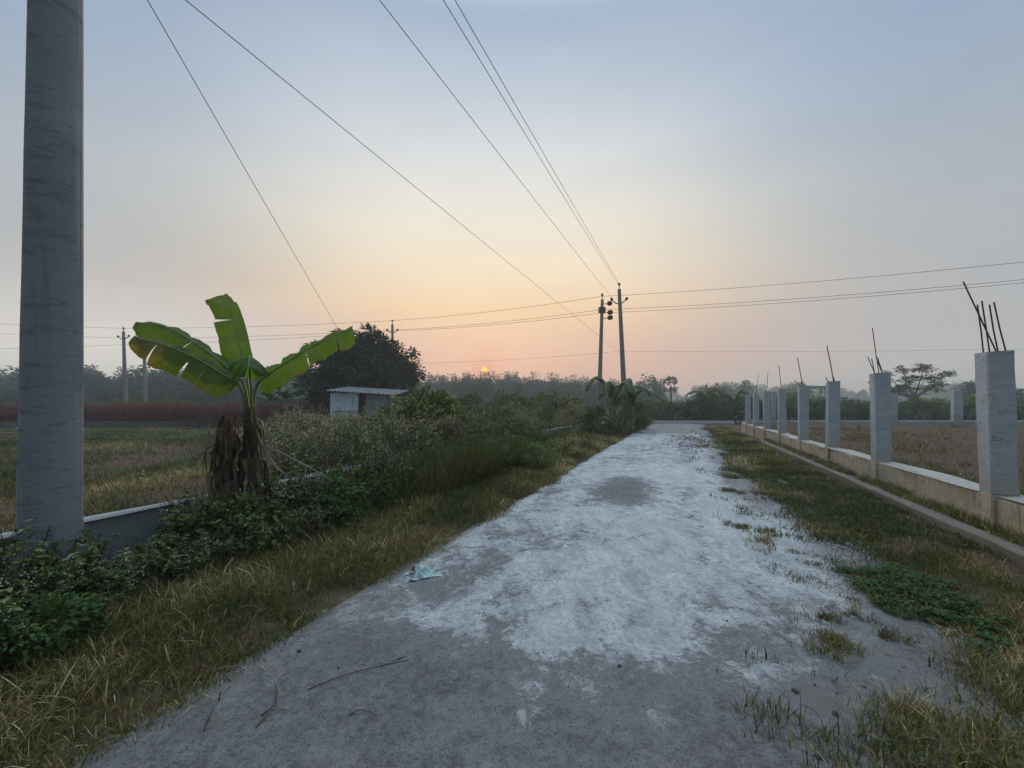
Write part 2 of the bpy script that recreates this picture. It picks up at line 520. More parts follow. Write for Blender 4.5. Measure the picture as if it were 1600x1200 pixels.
def np_mesh(name, parts, mats):
    """parts: list of (V (n,3), F (m,k), material index, {attr: values}, smooth); one mesh."""
    me = bpy.data.meshes.new(name)
    for m in (mats if isinstance(mats, (list, tuple)) else [mats]): me.materials.append(m)
    V = np.concatenate([p[0] for p in parts]).astype(np.float32)
    off = 0; loops = []; starts = []; mi = []; sm = []; ls = 0
    for p in parts:
        Fc = np.asarray(p[1], np.int64) + off
        k = Fc.shape[1]
        loops.append(Fc.ravel())
        starts.append(ls + np.arange(len(Fc)) * k); ls += len(Fc) * k
        mi.append(np.full(len(Fc), p[2])); sm.append(np.full(len(Fc), p[4] if len(p) > 4 else False))
        off += len(p[0])
    loops = np.concatenate(loops).astype(np.int32); starts = np.concatenate(starts).astype(np.int32)
    me.vertices.add(len(V)); me.vertices.foreach_set('co', V.ravel())
    me.loops.add(len(loops)); me.loops.foreach_set('vertex_index', loops)
    me.polygons.add(len(starts)); me.polygons.foreach_set('loop_start', starts)
    me.polygons.foreach_set('material_index', np.concatenate(mi).astype(np.int32))
    me.polygons.foreach_set('use_smooth', np.concatenate(sm).astype(bool))
    names = set(k for p in parts for k in (p[3] or {}))
    for nm in names:
        vals = np.concatenate([np.asarray((p[3] or {}).get(nm, np.zeros(len(p[0])))) for p in parts]).astype(np.float32)
        me.attributes.new(nm, 'FLOAT', 'POINT').data.foreach_set('value', vals)
    me.update(calc_edges=True)
    me.validate()
    return me


def link_mesh(name, me, parent=None, loc=None):
    o = bpy.data.objects.new(name, me)
    COL.objects.link(o)
    if parent is not None: o.parent = parent
    if loc is not None: o.location = loc
    return o


def nrm(a):
    return a / np.maximum(np.linalg.norm(a, axis=-1, keepdims=True), 1e-9)


def leaves(pos, d, up, L, W, rnd, fold=.2, droop=.25, hi=False):
    """leaf blades folded along the midrib: one (V, F, attrs)."""
    n = len(pos)
    d = nrm(d)
    side = nrm(np.cross(d, up)); nn = np.cross(side, d)
    L = np.broadcast_to(L, n)[:, None]; W = np.broadcast_to(W, n)[:, None]
    def pt(t, s, wf):
        return pos + d * L * t + side * W * .5 * s * wf + nn * (abs(s) * fold * W * wf - droop * L * t * t)
    if hi:
        V = np.stack([pt(0, 0, 0), pt(.3, 0, 0), pt(.7, 0, 0), pt(1, 0, 0), pt(.28, -1, 1), pt(.66, -1, .72), pt(.28, 1, 1), pt(.66, 1, .72)], 1)
        T = np.array([(0, 1, 4), (1, 2, 5), (1, 5, 4), (2, 3, 5), (0, 6, 1), (1, 6, 7), (1, 7, 2), (2, 7, 3)])
        k = 8
    else:
        V = np.stack([pt(0, 0, 0), pt(.5, 0, 0), pt(1, 0, 0), pt(.42, -1, 1), pt(.42, 1, 1)], 1)
        T = np.array([(0, 1, 3), (1, 2, 3), (0, 4, 1), (1, 4, 2)])
        k = 5
    Fc = (np.arange(n)[:, None, None] * k + T[None]).reshape(-1, 3)
    return V.reshape(-1, 3), Fc, {'rnd': np.repeat(rnd, k)}


def blades(pos, h, w, lean, bend, rnd, yaw=None):
    n = len(pos)
    yaw = rng.uniform(0, 2 * math.pi, n) if yaw is None else yaw
    sx = np.stack([np.cos(yaw), np.sin(yaw), np.zeros(n)], 1)
    la = yaw + math.pi / 2 + rng.normal(0, .5, n)
    ld = np.stack([np.cos(la), np.sin(la), np.zeros(n)], 1)
    lb = la + rng.normal(0, 1.0, n)
    ld2 = np.stack([np.cos(lb), np.sin(lb), np.zeros(n)], 1)
    h = h[:, None]; w = w[:, None]
    lean = lean[:, None]; bend = bend[:, None]
    up = np.array([0, 0, 1.0])
    def c(t):
        return pos + up * h * (t - bend * .55 * t * t * t) + ld * h * lean * t + ld2 * h * bend * t * t
    m1, m2 = c(.4), c(.75)
    V = np.stack([pos - sx * w * .5, pos + sx * w * .5, m1 - sx * w * .45, m1 + sx * w * .45, m2 - sx * w * .3, m2 + sx * w * .3, c(1.0)], 1)
    V[..., 2] = np.maximum(V[..., 2], pos[:, None, 2] + .002)
    T = np.array([(0, 1, 3), (0, 3, 2), (2, 3, 5), (2, 5, 4), (4, 5, 6)])
    Fc = (np.arange(n)[:, None, None] * 7 + T[None]).reshape(-1, 3)
    return V.reshape(-1, 3), Fc, {'rnd': np.repeat(rnd, 7)}


def tubes_np(paths, radii, n=4):
    mb = MB()
    for p, r in zip(paths, radii): mb.tube(p, r, n, cap=False)
    V = np.array(mb.v); Fc = np.array(mb.f)
    return V, Fc


def rand_dirs(n, zmin=-1.0, zmax=1.0):
    z = rng.uniform(zmin, zmax, n); a = rng.uniform(0, 2 * math.pi, n)
    r = np.sqrt(np.maximum(0, 1 - z * z))
    return np.stack([r * np.cos(a), r * np.sin(a), z], 1)


# ------------------------------------------------------------------ world, camera, sun
SUN = Vector(((757 - 800) / FPX, 1.0, (HZ - 578) / FPX)).normalized()
SUN_EL = math.asin(SUN.z)
SUN_AZ = math.atan2(SUN.x, SUN.y)


def make_world():
    w = bpy.data.worlds.new('World')
    S.world = w
    w.use_nodes = True
    m = Mat.__new__(Mat)
    m.t = w.node_tree
    m.t.nodes.clear()
    out = m.n('ShaderNodeOutputWorld'); bg = m.n('ShaderNodeBackground')
    m.l(bg.outputs[0], out.inputs[0])
    co = m.n('ShaderNodeTexCoord').outputs['Generated']
    sep = m.n('ShaderNodeSeparateXYZ'); m.l(co, sep.inputs[0])
    x, y, z = sep.outputs
    near = m.ramp(z, [(0, lin(208, 176, 164)), (.07, lin(226, 178, 160)), (.10, lin(232, 182, 160)), (.153, lin(236, 194, 168)), (.238, lin(249, 214, 174)), (.32, lin(250, 230, 200)),
                      (.426, lin(243, 235, 219)), (.537, lin(223, 225, 225)), (.636, lin(194, 204, 216)), (.713, lin(166, 183, 206)), (.8, lin(150, 170, 196)), (1, lin(143, 163, 180))])
    far = m.ramp(z, [(0, lin(196, 194, 192)), (.072, lin(188, 188, 188)), (.226, lin(179, 182, 186)), (.397, lin(171, 181, 191)),
                     (.573, lin(147, 168, 194)), (.75, lin(144, 161, 186)), (1, lin(142, 162, 178))])
    az = m.math('ARCTAN2', x, y)
    da = m.math('ABSOLUTE', m.math('ADD', az, math.radians(2.3)), 0)
    q = m.math('DIVIDE', da, math.radians(35.5))
    mf = m.math('EXPONENT', m.math('MULTIPLY', m.math('POWER', q, 3.0), -1.0), 0)
    sky = m.mix(mf, far, near)
    lb = m.math('MULTIPLY', m.maprange(x, -.25, -.75), m.maprange(z, .28, .08))
    sky = m.mix(m.math('MULTIPLY', lb, .9), sky, lin(232, 226, 218))
    # physical twilight sky added on top
    ns = m.n('ShaderNodeTexSky', sky_type='NISHITA')
    ns.sun_disc = False
    ns.sun_elevation = SUN_EL
    ns.sun_rotation = SUN_AZ
    ns.dust_density = 3.0
    ns.air_density = 1.0
    sky = m.mix(1.0, sky, m.mix(1.0, ns.outputs[0], (.003, .003, .003), 'MULTIPLY'), 'ADD')
    # unseen overhead sky boosted to light the ground; sky behind the lens dimmed
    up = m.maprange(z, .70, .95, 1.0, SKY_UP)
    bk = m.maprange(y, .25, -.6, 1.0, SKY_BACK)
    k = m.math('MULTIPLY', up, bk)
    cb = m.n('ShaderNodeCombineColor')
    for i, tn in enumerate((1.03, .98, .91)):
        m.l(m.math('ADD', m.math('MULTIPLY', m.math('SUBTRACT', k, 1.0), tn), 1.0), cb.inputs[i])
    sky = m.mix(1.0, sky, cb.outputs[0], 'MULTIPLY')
    cl = m.n('ShaderNodeMapping'); m.l(co, cl.inputs[0]); cl.inputs[3].default_value = (1.2, 1.2, 5.0)
    un = m.noise(cl.outputs[0], 2.2, 4, .5, .3)
    sky = m.mix(1.0, sky, m.ramp(un, [(.3, (.965, .968, .972)), (.7, (1.03, 1.028, 1.025))]), 'MULTIPLY')
    # sun disc and its small halo
    dt = m.n('ShaderNodeVectorMath', operation='DOT_PRODUCT')
    nv = m.n('ShaderNodeVectorMath', operation='NORMALIZE'); m.l(co, nv.inputs[0])
    m.l(nv.outputs[0], dt.inputs[0]); dt.inputs[1].default_value = SUN
    ac = m.math('ARCCOSINE', m.math('MINIMUM', dt.outputs['Value'], 1.0))
    halo = m.math('EXPONENT', m.math('MULTIPLY', ac, -1 / math.radians(1.5)))
    sky = m.mix(m.math('MULTIPLY', halo, .85), sky, (1.0, .34, .20, 1))
    disc = m.maprange(ac, math.radians(.50), math.radians(.38))
    sky = m.mix(disc, sky, (2.4, .95, .12, 1))
    m.l(sky, bg.inputs[0])
    bg.inputs[1].default_value = SKY_STR


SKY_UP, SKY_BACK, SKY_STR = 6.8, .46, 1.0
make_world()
cam = bpy.data.cameras.new('camera')
cam.sensor_width = 36; cam.lens = FPX / 1600 * 36
cam.shift_y = (HZ - 600) / 1600
cam.clip_start = .05; cam.clip_end = 2000
co = bpy.data.objects.new('camera', cam)
COL.objects.link(co)
co.location = (0, 0, CH); co.rotation_euler = (math.pi / 2, 0, 0)
S.camera = co

sl = bpy.data.lights.new('sun', 'SUN')
sl.energy = 1.3; sl.angle = math.radians(5); sl.color = (1, .66, .40)
so = bpy.data.objects.new('sun', sl)
COL.objects.link(so)
so.rotation_euler = (-SUN).to_track_quat('-Z', 'Y').to_euler()
so.location = SUN * 50

S.view_settings.view_transform = 'Standard'
S.view_settings.look = 'None'
S.view_settings.gamma = 1
S.view_settings.exposure = 0
S.cycles.use_denoising = True
S.cycles.max_bounces = 6
S.cycles.diffuse_bounces = 3
S.cycles.transmission_bounces = 4
S.cycles.glossy_bounces = 2
S.cycles.transparent_max_bounces = 8
S.cycles.volume_bounces = 0
S.cycles.sample_clamp_indirect = 4

# ------------------------------------------------------------------ ground, roads
ROAD_L, ROAD_R = -2.45, 1.45


def axis(segs):
    out = []
    for a, b, s in segs:
        out += list(np.arange(a, b, s))
    out.append(segs[-1][1])
    return np.array(out)


def gz(x, y):
    u, v = uv_of(x, y)
    h = (fbm(x * .9, y * .9, 3, 4) - .5) * .12
    k = sstep(ROAD_L - .05, ROAD_L - .5, v) + sstep(2.1, 2.5, v)
    k = np.clip(k, 0, 1) * (1 - sstep(30, 33, y))
    return -.045 + k * (.05 + h)


def grid_obj(name, xs, ys, zf, mat, attrs=None, kind='structure', xf=None, smooth=True):
    X, Y = np.meshgrid(xs, ys)
    nx, ny = len(xs), len(ys)
    x, y = X.ravel(), Y.ravel()
    if xf is not None: x, y = xf(x, y)
    z = zf(x, y)
    V = np.stack([x, y, z], 1)
    i = np.arange(nx - 1)[None, :] + (np.arange(ny - 1) * nx)[:, None]
    i = i.ravel()
    Fc = np.stack([i, i + 1, i + 1 + nx, i + nx], 1)
    me = np_mesh(name, [(V, Fc, 0, attrs(x, y) if attrs else None, smooth)], mat)
    o = link_mesh(name, me)
    if kind: tag(o, kind=kind)
    return o


def ground_attrs(x, y):
    u, v = uv_of(x, y)
    g = .35 + .35 * (fbm(x * .22, y * .22, 11) - .5) * 2
    left = (v < -5.2)
    g = np.where(left, .52 + (fbm(x * .18, y * .28, 21) - .5) * 1.5, g)
    bare_patch = np.exp(-(((x + 4.9) / 1.8) ** 2 + ((y - 6.6) / 1.0) ** 2))
    g = g - bare_patch * .8
    g = np.where((v > ROAD_L - 2.6) & (v < 3.1), .45, g)
    b = np.where((v > .9) & (v < 2.6), .30 * sstep(2.2, 1.4, v), 0)
    b = np.maximum(b, np.where((v > ROAD_L - .35) & (v < 0), .4, 0))
    return {'green': g, 'bare': b}


gxs = axis([(-340, -60, 14), (-60, -16, 2), (-16, 12, .16), (12, 60, 2), (60, 340, 14)])
gys = axis([(-340, -4, 14), (-4, -.5, .5), (-.5, 16, .16), (16, 32, .5), (32, 60, 2), (60, 340, 14)])
grid_obj('ground', gxs, gys, gz, M['soil'], ground_attrs)


def road_z(x, y):
    u, v = uv_of(x, y)
    crown = .035 - .007 * (v + .5) ** 2
    e = (fbm(x * 3, y * 3, 5, 3) - .5) * .014 + (fbm(x * .7, y * .7, 8, 2) - .5) * .02
    edge = sstep(1.3, 2.3, v) * .02 + sstep(-2.3, -2.8, v) * .05
    return crown + e - edge - .02


POWDER = [(110, 1190, .2), (200, 1185, .22), (300, 1150, .2), (400, 1060, .22), (500, 1110, .2), (560, 1010, .25), (430, 985, .45), (300, 1085, .35), (560, 935, .5), (650, 905, .62), (700, 965, .78),
          (640, 1000, .38), (760, 1060, .30), (660, 1060, .25), (700, 1150, .33), (600, 1180, .25), (850, 1000, .98), (950, 900, 1.05), (1000, 820, .98), (1050, 1000, .92), (900, 1062, .66), (1010, 1085, .46),
          (880, 1130, .40), (985, 1115, .42), (900, 1160, .40), (770, 1120, .42), (1100, 1085, .48), (1160, 1040, .68), (1100, 1160, .28), (1200, 1160, .34), (1030, 1195, .3), (1180, 1190, .40), (1240, 1000, .58),
          (1260, 1110, .42), (1180, 900, .82), (1130, 820, .88), (820, 840, .66), (760, 885, .66), (900, 765, .72), (945, 722, .75), (1050, 740, .95), (1060, 695, .70), (1030, 668, .42), (985, 690, .78), (1320, 1000, .5), (215, 1130, .6), (330, 1050, .6), (130, 1185, .58), (520, 945, .62), (440, 1150, .36), (560, 1100, .34), (1180, 960, .72), (1080, 900, .92), (1000, 960, 1.0), (920, 830, .85), (1030, 860, .95), (850, 1080, .62), (940, 1150, .5), (1130, 1120, .42), (880, 880, .95), (760, 980, .85)]
_pw = np.array([(*(lambda q: (q.x / q.y * 1.4, 2.2 * math.log(q.y)))(G(a, b)), c) for a, b, c in POWDER])


def verge_edge(u):           # where the right hand grass begins
    return np.interp(u, [.5, 2.1, 2.7, 3.2, 3.8, 4.6, 5.6, 6.9, 8.5, 10.2, 13, 19, 26], [.35, .72, 1.05, 1.35, 1.5, 1.42, 1.45, 1.3, 1.3, 1.1, 1.2, 1.45, 1.6])


def road_attrs(x, y):
    u, v = uv_of(x, y)
    yy = np.maximum(y, .6)
    a, b = x / yy * 1.4, 2.2 * np.log(yy)
    w = 1 / ((a[:, None] - _pw[None, :, 0]) ** 2 + (b[:, None] - _pw[None, :, 1]) ** 2 + .004) ** 1.6
    p = (w * _pw[None, :, 2]).sum(1) / w.sum(1)
    p = np.where(y < 1.3, .22, p)
    dx, dy = (x - 2.15) * CA - (y - 7.3) * SA, (x - 2.15) * SA + (y - 7.3) * CA
    q_ = ((dx + .10 * (dy < 0) * dy) / .40) ** 2 + (dy / 1.35) ** 2
    p = p - .05 - .56 * np.exp(-q_ ** 1.3) * (.6 + .8 * fbm(x * 2.2, y * 2.2, 37))
    p = p - .12 * (np.exp(-((v + 1.25) / .16) ** 2) + np.exp(-((v - .15) / .16) ** 2)) * sstep(.35, .6, fbm(u * .7, v * 3, 39))
    e = verge_edge(u) - v
    d = sstep(1.15, -.05, e + (fbm(u * .8, v * .8, 31) - .5) * 1.1) * .66
    d = np.maximum(d, sstep(-2.2, -2.6, v + (fbm(u * 1.2, v, 33) - .5) * .3) * .75)
    d = np.maximum(d, .38 * sstep(24, 29, u))
    return {'powder': p, 'dirt': d}


def lane_xf(a, b):          # the lane flares out where it meets the crossing road
    u, v = b, a
    fl = sstep(24, 33, u)
    v = np.where(v > -.5, v + fl * 2.0 * (v + .5) / 3, v + fl * 1.0 * (v + .5) / 3)
    return u * SA + v * CA, u * CA - v * SA


grid_obj('road', axis([(-3.0, 2.5, .07)]), axis([(-1.5, 8, .07), (8, 20, .16), (20, 36.5, .5)]), road_z, M['road'], road_attrs, xf=lane_xf)
grid_obj('cross_road', axis([(-8, 60, 2)]), axis([(32.6, 40, .8)]), lambda x, y: .03 + 0 * x + (fbm(x * .4, y * .4, 9) - .5) * .02, M['crossroad'])

# raised soil of the building plot behind the pillars
PLOT_Z = .36


def plot_xf(a, b):
    return a, b


def plot_mesh():
    us, vs = axis([(-4, 29, .3)]), axis([(3.6, 9, .2), (9, 34, 1.0)])
    U, Vv = np.meshgrid(us, vs)
    x = U * SA + Vv * CA; y = U * CA - Vv * SA
    keep = (y < 24.6)
    z = PLOT_Z + (fbm(x * 1.3, y * 1.3, 41) - .5) * .16 + .03 * np.sin((x * .2 + y) * 7)
    z = np.where(Vv < 4.0, z * .5 + .2, z)
    y = np.minimum(y, 24.6)
    nx, ny = len(us), len(vs)
    i = (np.arange(nx - 1)[None, :] + (np.arange(ny - 1) * nx)[:, None]).ravel()
    Fc = np.stack([i, i + 1, i + 1 + nx, i + nx], 1)
    kk = keep.ravel()
    Fc = Fc[kk[Fc].any(1)]
    g = .18 + (fbm(x * .35, y * .35, 44) - .5) * .9 + .35 * sstep(5.0, 3.8, Vv)
    me = np_mesh('plot_soil', [(np.stack([x, y, z], -1).reshape(-1, 3), Fc, 0, {'green': g.ravel(), 'bare': 0 * g.ravel()}, True)], M['soil'])
    return tag(link_mesh('plot_soil', me), kind='structure')


plot_mesh()

# ------------------------------------------------------------------ right side: kerb, low wall, pillars
def strip(mb, u0, u1, v0, v1, z0, z1, step=.35, jt=.012, seed=1, mi=0):
    us = np.arange(u0, u1 + step * .5, step)
    ring = []
    for i, u in enumerate(us):
        n = lambda k: (vnoise(u * 1.7, k * 9.1, seed) - .5) * 2 * jt + (vnoise(u * .35, k * 5.3, seed + 5) - .5) * 3 * jt
        c = [(v0 + n(1), z0), (v0 + n(2), z1 - .02 + n(3)), (v0 + .02 + n(2), z1 + n(3)), (v1 - .02 + n(4), z1 + n(5)), (v1 + n(4), z1 - .02 + n(5)), (v1, z0)]
        ring.append([UV(u, v, z) for v, z in c])
    k = 6
    vs = [p for r in ring for p in r]
    fs = []
    for i in range(len(us) - 1):
        for j in range(k):
            a = i * k + j; b = i * k + (j + 1) % k
            fs.append((a, b, b + k, a + k))
    mb.add(vs, fs, mi)
    mb.add(ring[0], [tuple(range(k))], mi); mb.add(ring[-1], [tuple(range(k))[::-1]], mi)


mb = MB(); strip(mb, -1.5, 18.5, 3.05, 3.24, -.1, .15, seed=3)
tag(mb.build('kerb', M['kerb']), 'long grey brown concrete kerb below the cream wall, half sunk in grass', 'kerb')
mb = MB(); strip(mb, -1.5, 18.5, 3.245, 3.42, -.1, .118, jt=.02, seed=9)
tag(mb.build('ledge_soil', M['soil']), kind='structure')
wall = empty('low_wall', UV(0, 3.5, 0), 'low weathered cream plaster wall carrying the row of concrete pillars', 'wall')
mb = MB(); strip(mb, -1.5, 26.5, 3.42, 3.66, -.05, .53, step=.14, seed=13, jt=.016)
o = mb.build('plinth', M['wall_cream']); o.parent = wall; o.matrix_parent_inverse = Matrix.Translation(-wall.location)
mb = MB(); strip(mb, -1.5, 26.5, 3.41, 3.675, .535, .556, step=.09, seed=17, jt=.026)
o = mb.build('coping', M['cap_pale']); o.parent = wall; o.matrix_parent_inverse = Matrix.Translation(-wall.location)

PW = .235


def rough_prism(mb, w, d, z0, z1, lean=(0, 0), n=14, seed=0, jt=.006):
    rings = []
    for i in range(n + 1):
        t = i / n
        z = z0 + (z1 - z0) * t
        r = []
        k = 0
        ch = .014
        for (sx, sy) in ((-1, -1), (1, -1), (1, 1), (-1, 1)):
            pts = [(sx * w / 2 - sx * ch * (0 if (sx == sy) else 1), sy * d / 2 - sy * ch * (1 if (sx == sy) else 0)),
                   (sx * w / 2 - sx * ch * (1 if (sx == sy) else 0), sy * d / 2 - sy * ch * (0 if (sx == sy) else 1))]
            for (a, b) in pts:
                k += 1
                e = (vnoise(z * 6, k * 7.7, seed) - .5) * 2 * jt + (vnoise(z * 1.2, k * 3.3, seed + 9) - .5) * 2 * jt
                r.append((a * (1 + e * 4) + lean[0] * z, b * (1 + e * 4) + lean[1] * z, z + (e * .8 if i == n else 0)))
        rings.append(r)
    vs = [p for r in rings for p in r]
    k = 8
    fs = []
    for i in range(n):
        for j in range(k):
            a = i * k + j; b = i * k + (j + 1) % k
            fs.append((a, b, b + k, a + k))
    mb.add(vs, fs); mb.add(rings[-1], [tuple(range(k))]); mb.add(rings[0], [tuple(range(k))[::-1]])


PIL_U = [6.50, 9.4, 11.95, 14.35, 17.0, 19.7, 22.3, 24.6]
PIL_T = [2.23, 2.2, 2.19, 2.19, 2.2, 2.2, 2.18, 2.16]
PIL_LABEL = ['nearest concrete pillar on the cream wall with five rusty rods on top',
             'second nearest concrete pillar on the cream wall with one tall straight rod among short ones',
             'third nearest pillar on the cream wall with one long rod leaning left',
             'fourth nearest pillar on the cream wall with a single leaning rod',
             'fifth pillar from the camera on the cream wall, thin rod leaning left',
             'sixth pillar from the camera on the cream wall, thin upright rod',
             'second farthest pillar on the cream wall, thin short rod, right of the farthest one',
             'farthest pillar on the cream wall, beside the parked motorcycle']
REBAR = [[((1505, 440), (.02, -.03)), ((1527, 476), (-.06, .05)), ((1534, 470), (.0, .06)), ((1546, 476), (.03, -.02)), ((1553, 472), (.08, -.05))],
         [((1363, 512), (0, 0)), ((1356, 558), (-.07, -.06)), ((1362, 560), (-.03, .07)), ((1369, 559), (.05, -.02)), ((1371, 558), (.07, .03))],
         [((1292, 540), (.02, 0)), ((1290, 590), (-.07, -.05)), ((1301, 587), (.07, .05))],
         [((1246, 559), (0, 0)), ((1251, 597), (.05, .05))],
         [((1217, 571), (-.01, 0))], [((1200, 582), (0, 0))], [((1185, 586), (0, 0))], []]
# rows: (u of the centre, tip pixels) -> world
for i, u in enumerate(PIL_U):
    base = UV(u, 3.385 + PW / 2, .10)
    t = empty('concrete_pillar', base, PIL_LABEL[i], 'pillar', 'concrete pillars along the cream wall', rz=-ANG)
    h = PIL_T[i] - .10
    lean = (-.03, -.01) if i == 0 else ((-.018, 0) if i == 1 else (random.uniform(-.01, .004), random.uniform(-.006, .006)))
    mb = MB(); rough_prism(mb, PW, PW * .95, .455, h, lean, n=22, seed=100 + i, jt=.008)
    mb.build('shaft', M['pillar'], t)
    mb = MB(); rough_prism(mb, PW + .03, PW * 1.0, .002, .452, (0, 0), seed=200 + i, jt=.012)
    mb.build('pier', M['wall_cream'], t)
    R = Matrix.Rotation(ANG, 3, 'Z')
    for (tip, off) in REBAR[i]:
        w = P(tip[0], tip[1], base.y + off[1])
        lt = R @ (w - base)
        b0 = Vector((off[0] + lean[0] * h, off[1] + lean[1] * h, h - .05))
        mid = b0.lerp(lt, .5) + Vector((random.uniform(-.006, .006), random.uniform(-.006, .006), 0))
        mb = MB(); mb.tube([b0, mid, lt], .007 if i < 2 else .011, 6)
        mb.build('rebar', M['rust'], t)

# back boundary of the plot
bw = MB()
for k in range(24):
    x0 = 15.2 + k * 1.5
    bw.box((x0 + .75, 24.9 + random.uniform(-.01, .01), .26), (1.502 - .004, .2, .56 + random.uniform(-.01, .01)), jit=.008)
tag(bw.build('back_wall', M['cap_pale']), 'low pale wall closing the brown plot at the far side', 'wall')
BACK = [(1209, 612, 24.72, .24, 'short pale pillar on the far wall, seen between two roadside pillars'),
        (1395, 614, 24.72, .38, 'pale pillar on the far wall just right of the second nearest roadside pillar'),
        (1495, 611, 24.72, .42, 'pale pillar on the far wall just left of the nearest roadside pillar')]
for (px, py, Y, w, lab) in BACK:
    top = P(px, py, Y)
    t = empty('far_pillar', (top.x, Y, .30), lab, 'pillar', 'pale pillars on the far wall', rz=-.5)
    mb = MB(); rough_prism(mb, w, w, .0, top.z - .30, seed=int(px))
    mb.build('shaft', M['pillar'], t)

# ------------------------------------------------------------------ left wall
lw = empty('boundary_wall', UV(0, -5.0, 0), 'low grey plaster boundary wall overgrown with weeds on the left of the lane', 'wall')
mb = MB(); strip(mb, -6, 23, -5.14, -5.0, -.1, .525, seed=23, jt=.008)
o = mb.build('wall_face', M['wall_grey']); o.parent = lw; o.matrix_parent_inverse = Matrix.Translation(-lw.location)
mb = MB(); strip(mb, -6, 23, -5.155, -4.985, .53, .552, step=.18, seed=27, jt=.012)
o = mb.build('coping', M['cap_grey']); o.parent = lw; o.matrix_parent_inverse = Matrix.Translation(-lw.location)

fw = MB()
a, b = P(-150, 661, 25.5), P(505, 655, 29)
a.z = b.z = .2
n = 14
for k in range(n):
    p, q = a.lerp(b, k / n), a.lerp(b, (k + 1) / n)
    c = (p + q) / 2; d = q - p
    fw.box(c, (d.length - .01, .15, .50), Matrix.Rotation(math.atan2(d.y, d.x), 3, 'Z'), jit=.01)
tag(fw.build('field_wall', M['wall_dim']), 'low grey wall along the back of the left field below the red weeds', 'wall')

# ------------------------------------------------------------------ utility poles and wires
near = P(78, HZ, 3.0); near.z = 0


def near_pole():
    t = empty('utility_pole', (near.x, near.y, -.1), 'thick weathered concrete utility pole close to the camera, its top out of frame', 'utility pole')
    mb = MB()
    H = 9.4; n = 60; k = 120
    rings = []
    for i in range(n + 1):
        z = H * i / n
        r = (.176 - .0072 * z)
        row = []
        for j in range(k):
            a = 2 * math.pi * j / k
            e = 1 + (vnoise(j * .3, z * 2.2, 77) - .5) * .022
            if abs(((a - .36 + math.pi) % (2 * math.pi)) - math.pi) < .045: e -= .05
            if abs(((a + 1.9 + math.pi) % (2 * math.pi)) - math.pi) < .03: e += .018 * (.5 + vnoise(3.3, z * 6, 12))
            row.append((r * e * math.cos(a) + .0105 * z, r * e * math.sin(a), z))
        rings.append(row)
    vs = [p for r in rings for p in r]
    fs = []
    for i in range(n):
        for j in range(k):
            a = i * k + j; b = i * k + (j + 1) % k
            fs.append((a, b, b + k, a + k))
    mb.add(vs, fs, 0, True); mb.add(rings[-1], [tuple(range(k))])
    mb.build('shaft', M['pole'], t)
    m2 = MB()
    for z in (8.6, 9.1):
        m2.box((.1, 0, z), (1.2, .07, .07))
    m2.build('crossarm', M['steel'], t)
    for sx in (-.45, .65):
        for z in (8.6, 9.1):
            m3 = MB(); m3.tube([(sx, 0, z + .03), (sx, 0, z + .08), (sx, 0, z + .12), (sx, 0, z + .18)], [.02, .05, .035, .02], 8)
            m3.build('insulator', M['porcelain'], t)
    return t


near_pole()


def far_pole(top, base, w0, w1, label, pins, discs=(), Y=25.0, dress=True):
    """pins: (dx, dz) side insulators; discs: strain insulators hanging at the side."""
    t = empty('utility_pole', base, label, 'utility pole', 'thin concrete utility poles in the distance')
    d = Vector(top) - Vector(base)
    mb = MB()
    mb.tube([(0, 0, -.1), d * .5, d], [w0, (w0 + w1) / 2, w1], 10)
    mb.build('shaft', M['pole_far'], t)
    if not dress: return t
    m2 = MB(); m2.tube([d - Vector((0, 0, .02)), d + Vector((0, 0, .22)), d + Vector((0, 0, .26)), d + Vector((0, 0, .36)), d + Vector((0, 0, .42))], [.025, .025, .085, .085, .03], 8)
    m2.build('insulator', M['porcelain'], t)
    for (dx, dz) in pins:
        m3 = MB(); p = d + Vector((0, 0, dz - .2)); q = d + Vector((dx, 0, dz))
        m3.tube([p, (p + q) / 2 + Vector((0, 0, -.08)), q], .035, 6)
        m3.build('bracket', M['steel'], t)
        m4 = MB(); m4.tube([q, q + Vector((dx * .1, 0, .05)), q + Vector((dx * .2, 0, .12)), q + Vector((dx * .25, 0, .18))], [.04, .10, .09, .03], 8)
        m4.build('insulator', M['porcelain'], t)
    for (dx, dz) in discs:
        p = d + Vector((0, 0, dz)); q = d + Vector((dx * .55, 0, dz)); r = d + Vector((dx * 1.1, 0, dz + .08))
        m3 = MB(); m3.tube([p, q], .03, 6); m3.build('bracket', M['steel'], t)
        m4 = MB(); m4.tube([q, q.lerp(r, .15), q.lerp(r, .5), q.lerp(r, .85), r], [.05, .15, .17, .15, .05], 10)
        m4.build('strain_insulator', M['porcelain'], t)
    if discs:
        m5 = MB(); m5.box(d + Vector((-.02, 0, -.72)), (.44, .34, .34)); m5.build('clamp', M['steel'], t)
    return t


YB, YA, YC, YD = 24.5, 26.4, 34.0, 37.0
far_pole(P(967.5, 452, YB), P(978, 672, YB), .19, .105, 'tall leaning concrete pole at the end of the lane, right one of the pair', [(-.42, -.72), (.42, -.68)])
far_pole(P(941, 468, YA), P(935, 669, YA), .18, .10, 'concrete pole with three side insulators at the lane end, left one of the pair', [], [(.62, -.3), (.66, -.92), (.66, -1.28)])
far_pole(P(613, 507, YC), P(614, 661, YC), .17, .10, 'distant utility pole rising behind the round dark tree', [(-.4, -.55), (.4, -.55)])
far_pole(P(193, 518, YD), P(197, 659, YD), .2, .11, 'distant utility pole left of the banana leaves, with two side insulators', [(-.45, -.55), (.45, -.5)])
far_pole(P(225, 530, 46), P(228, 654, 46), .2, .14, 'bare distant utility pole just behind the tip of the yellowing banana leaf', [], dress=False)


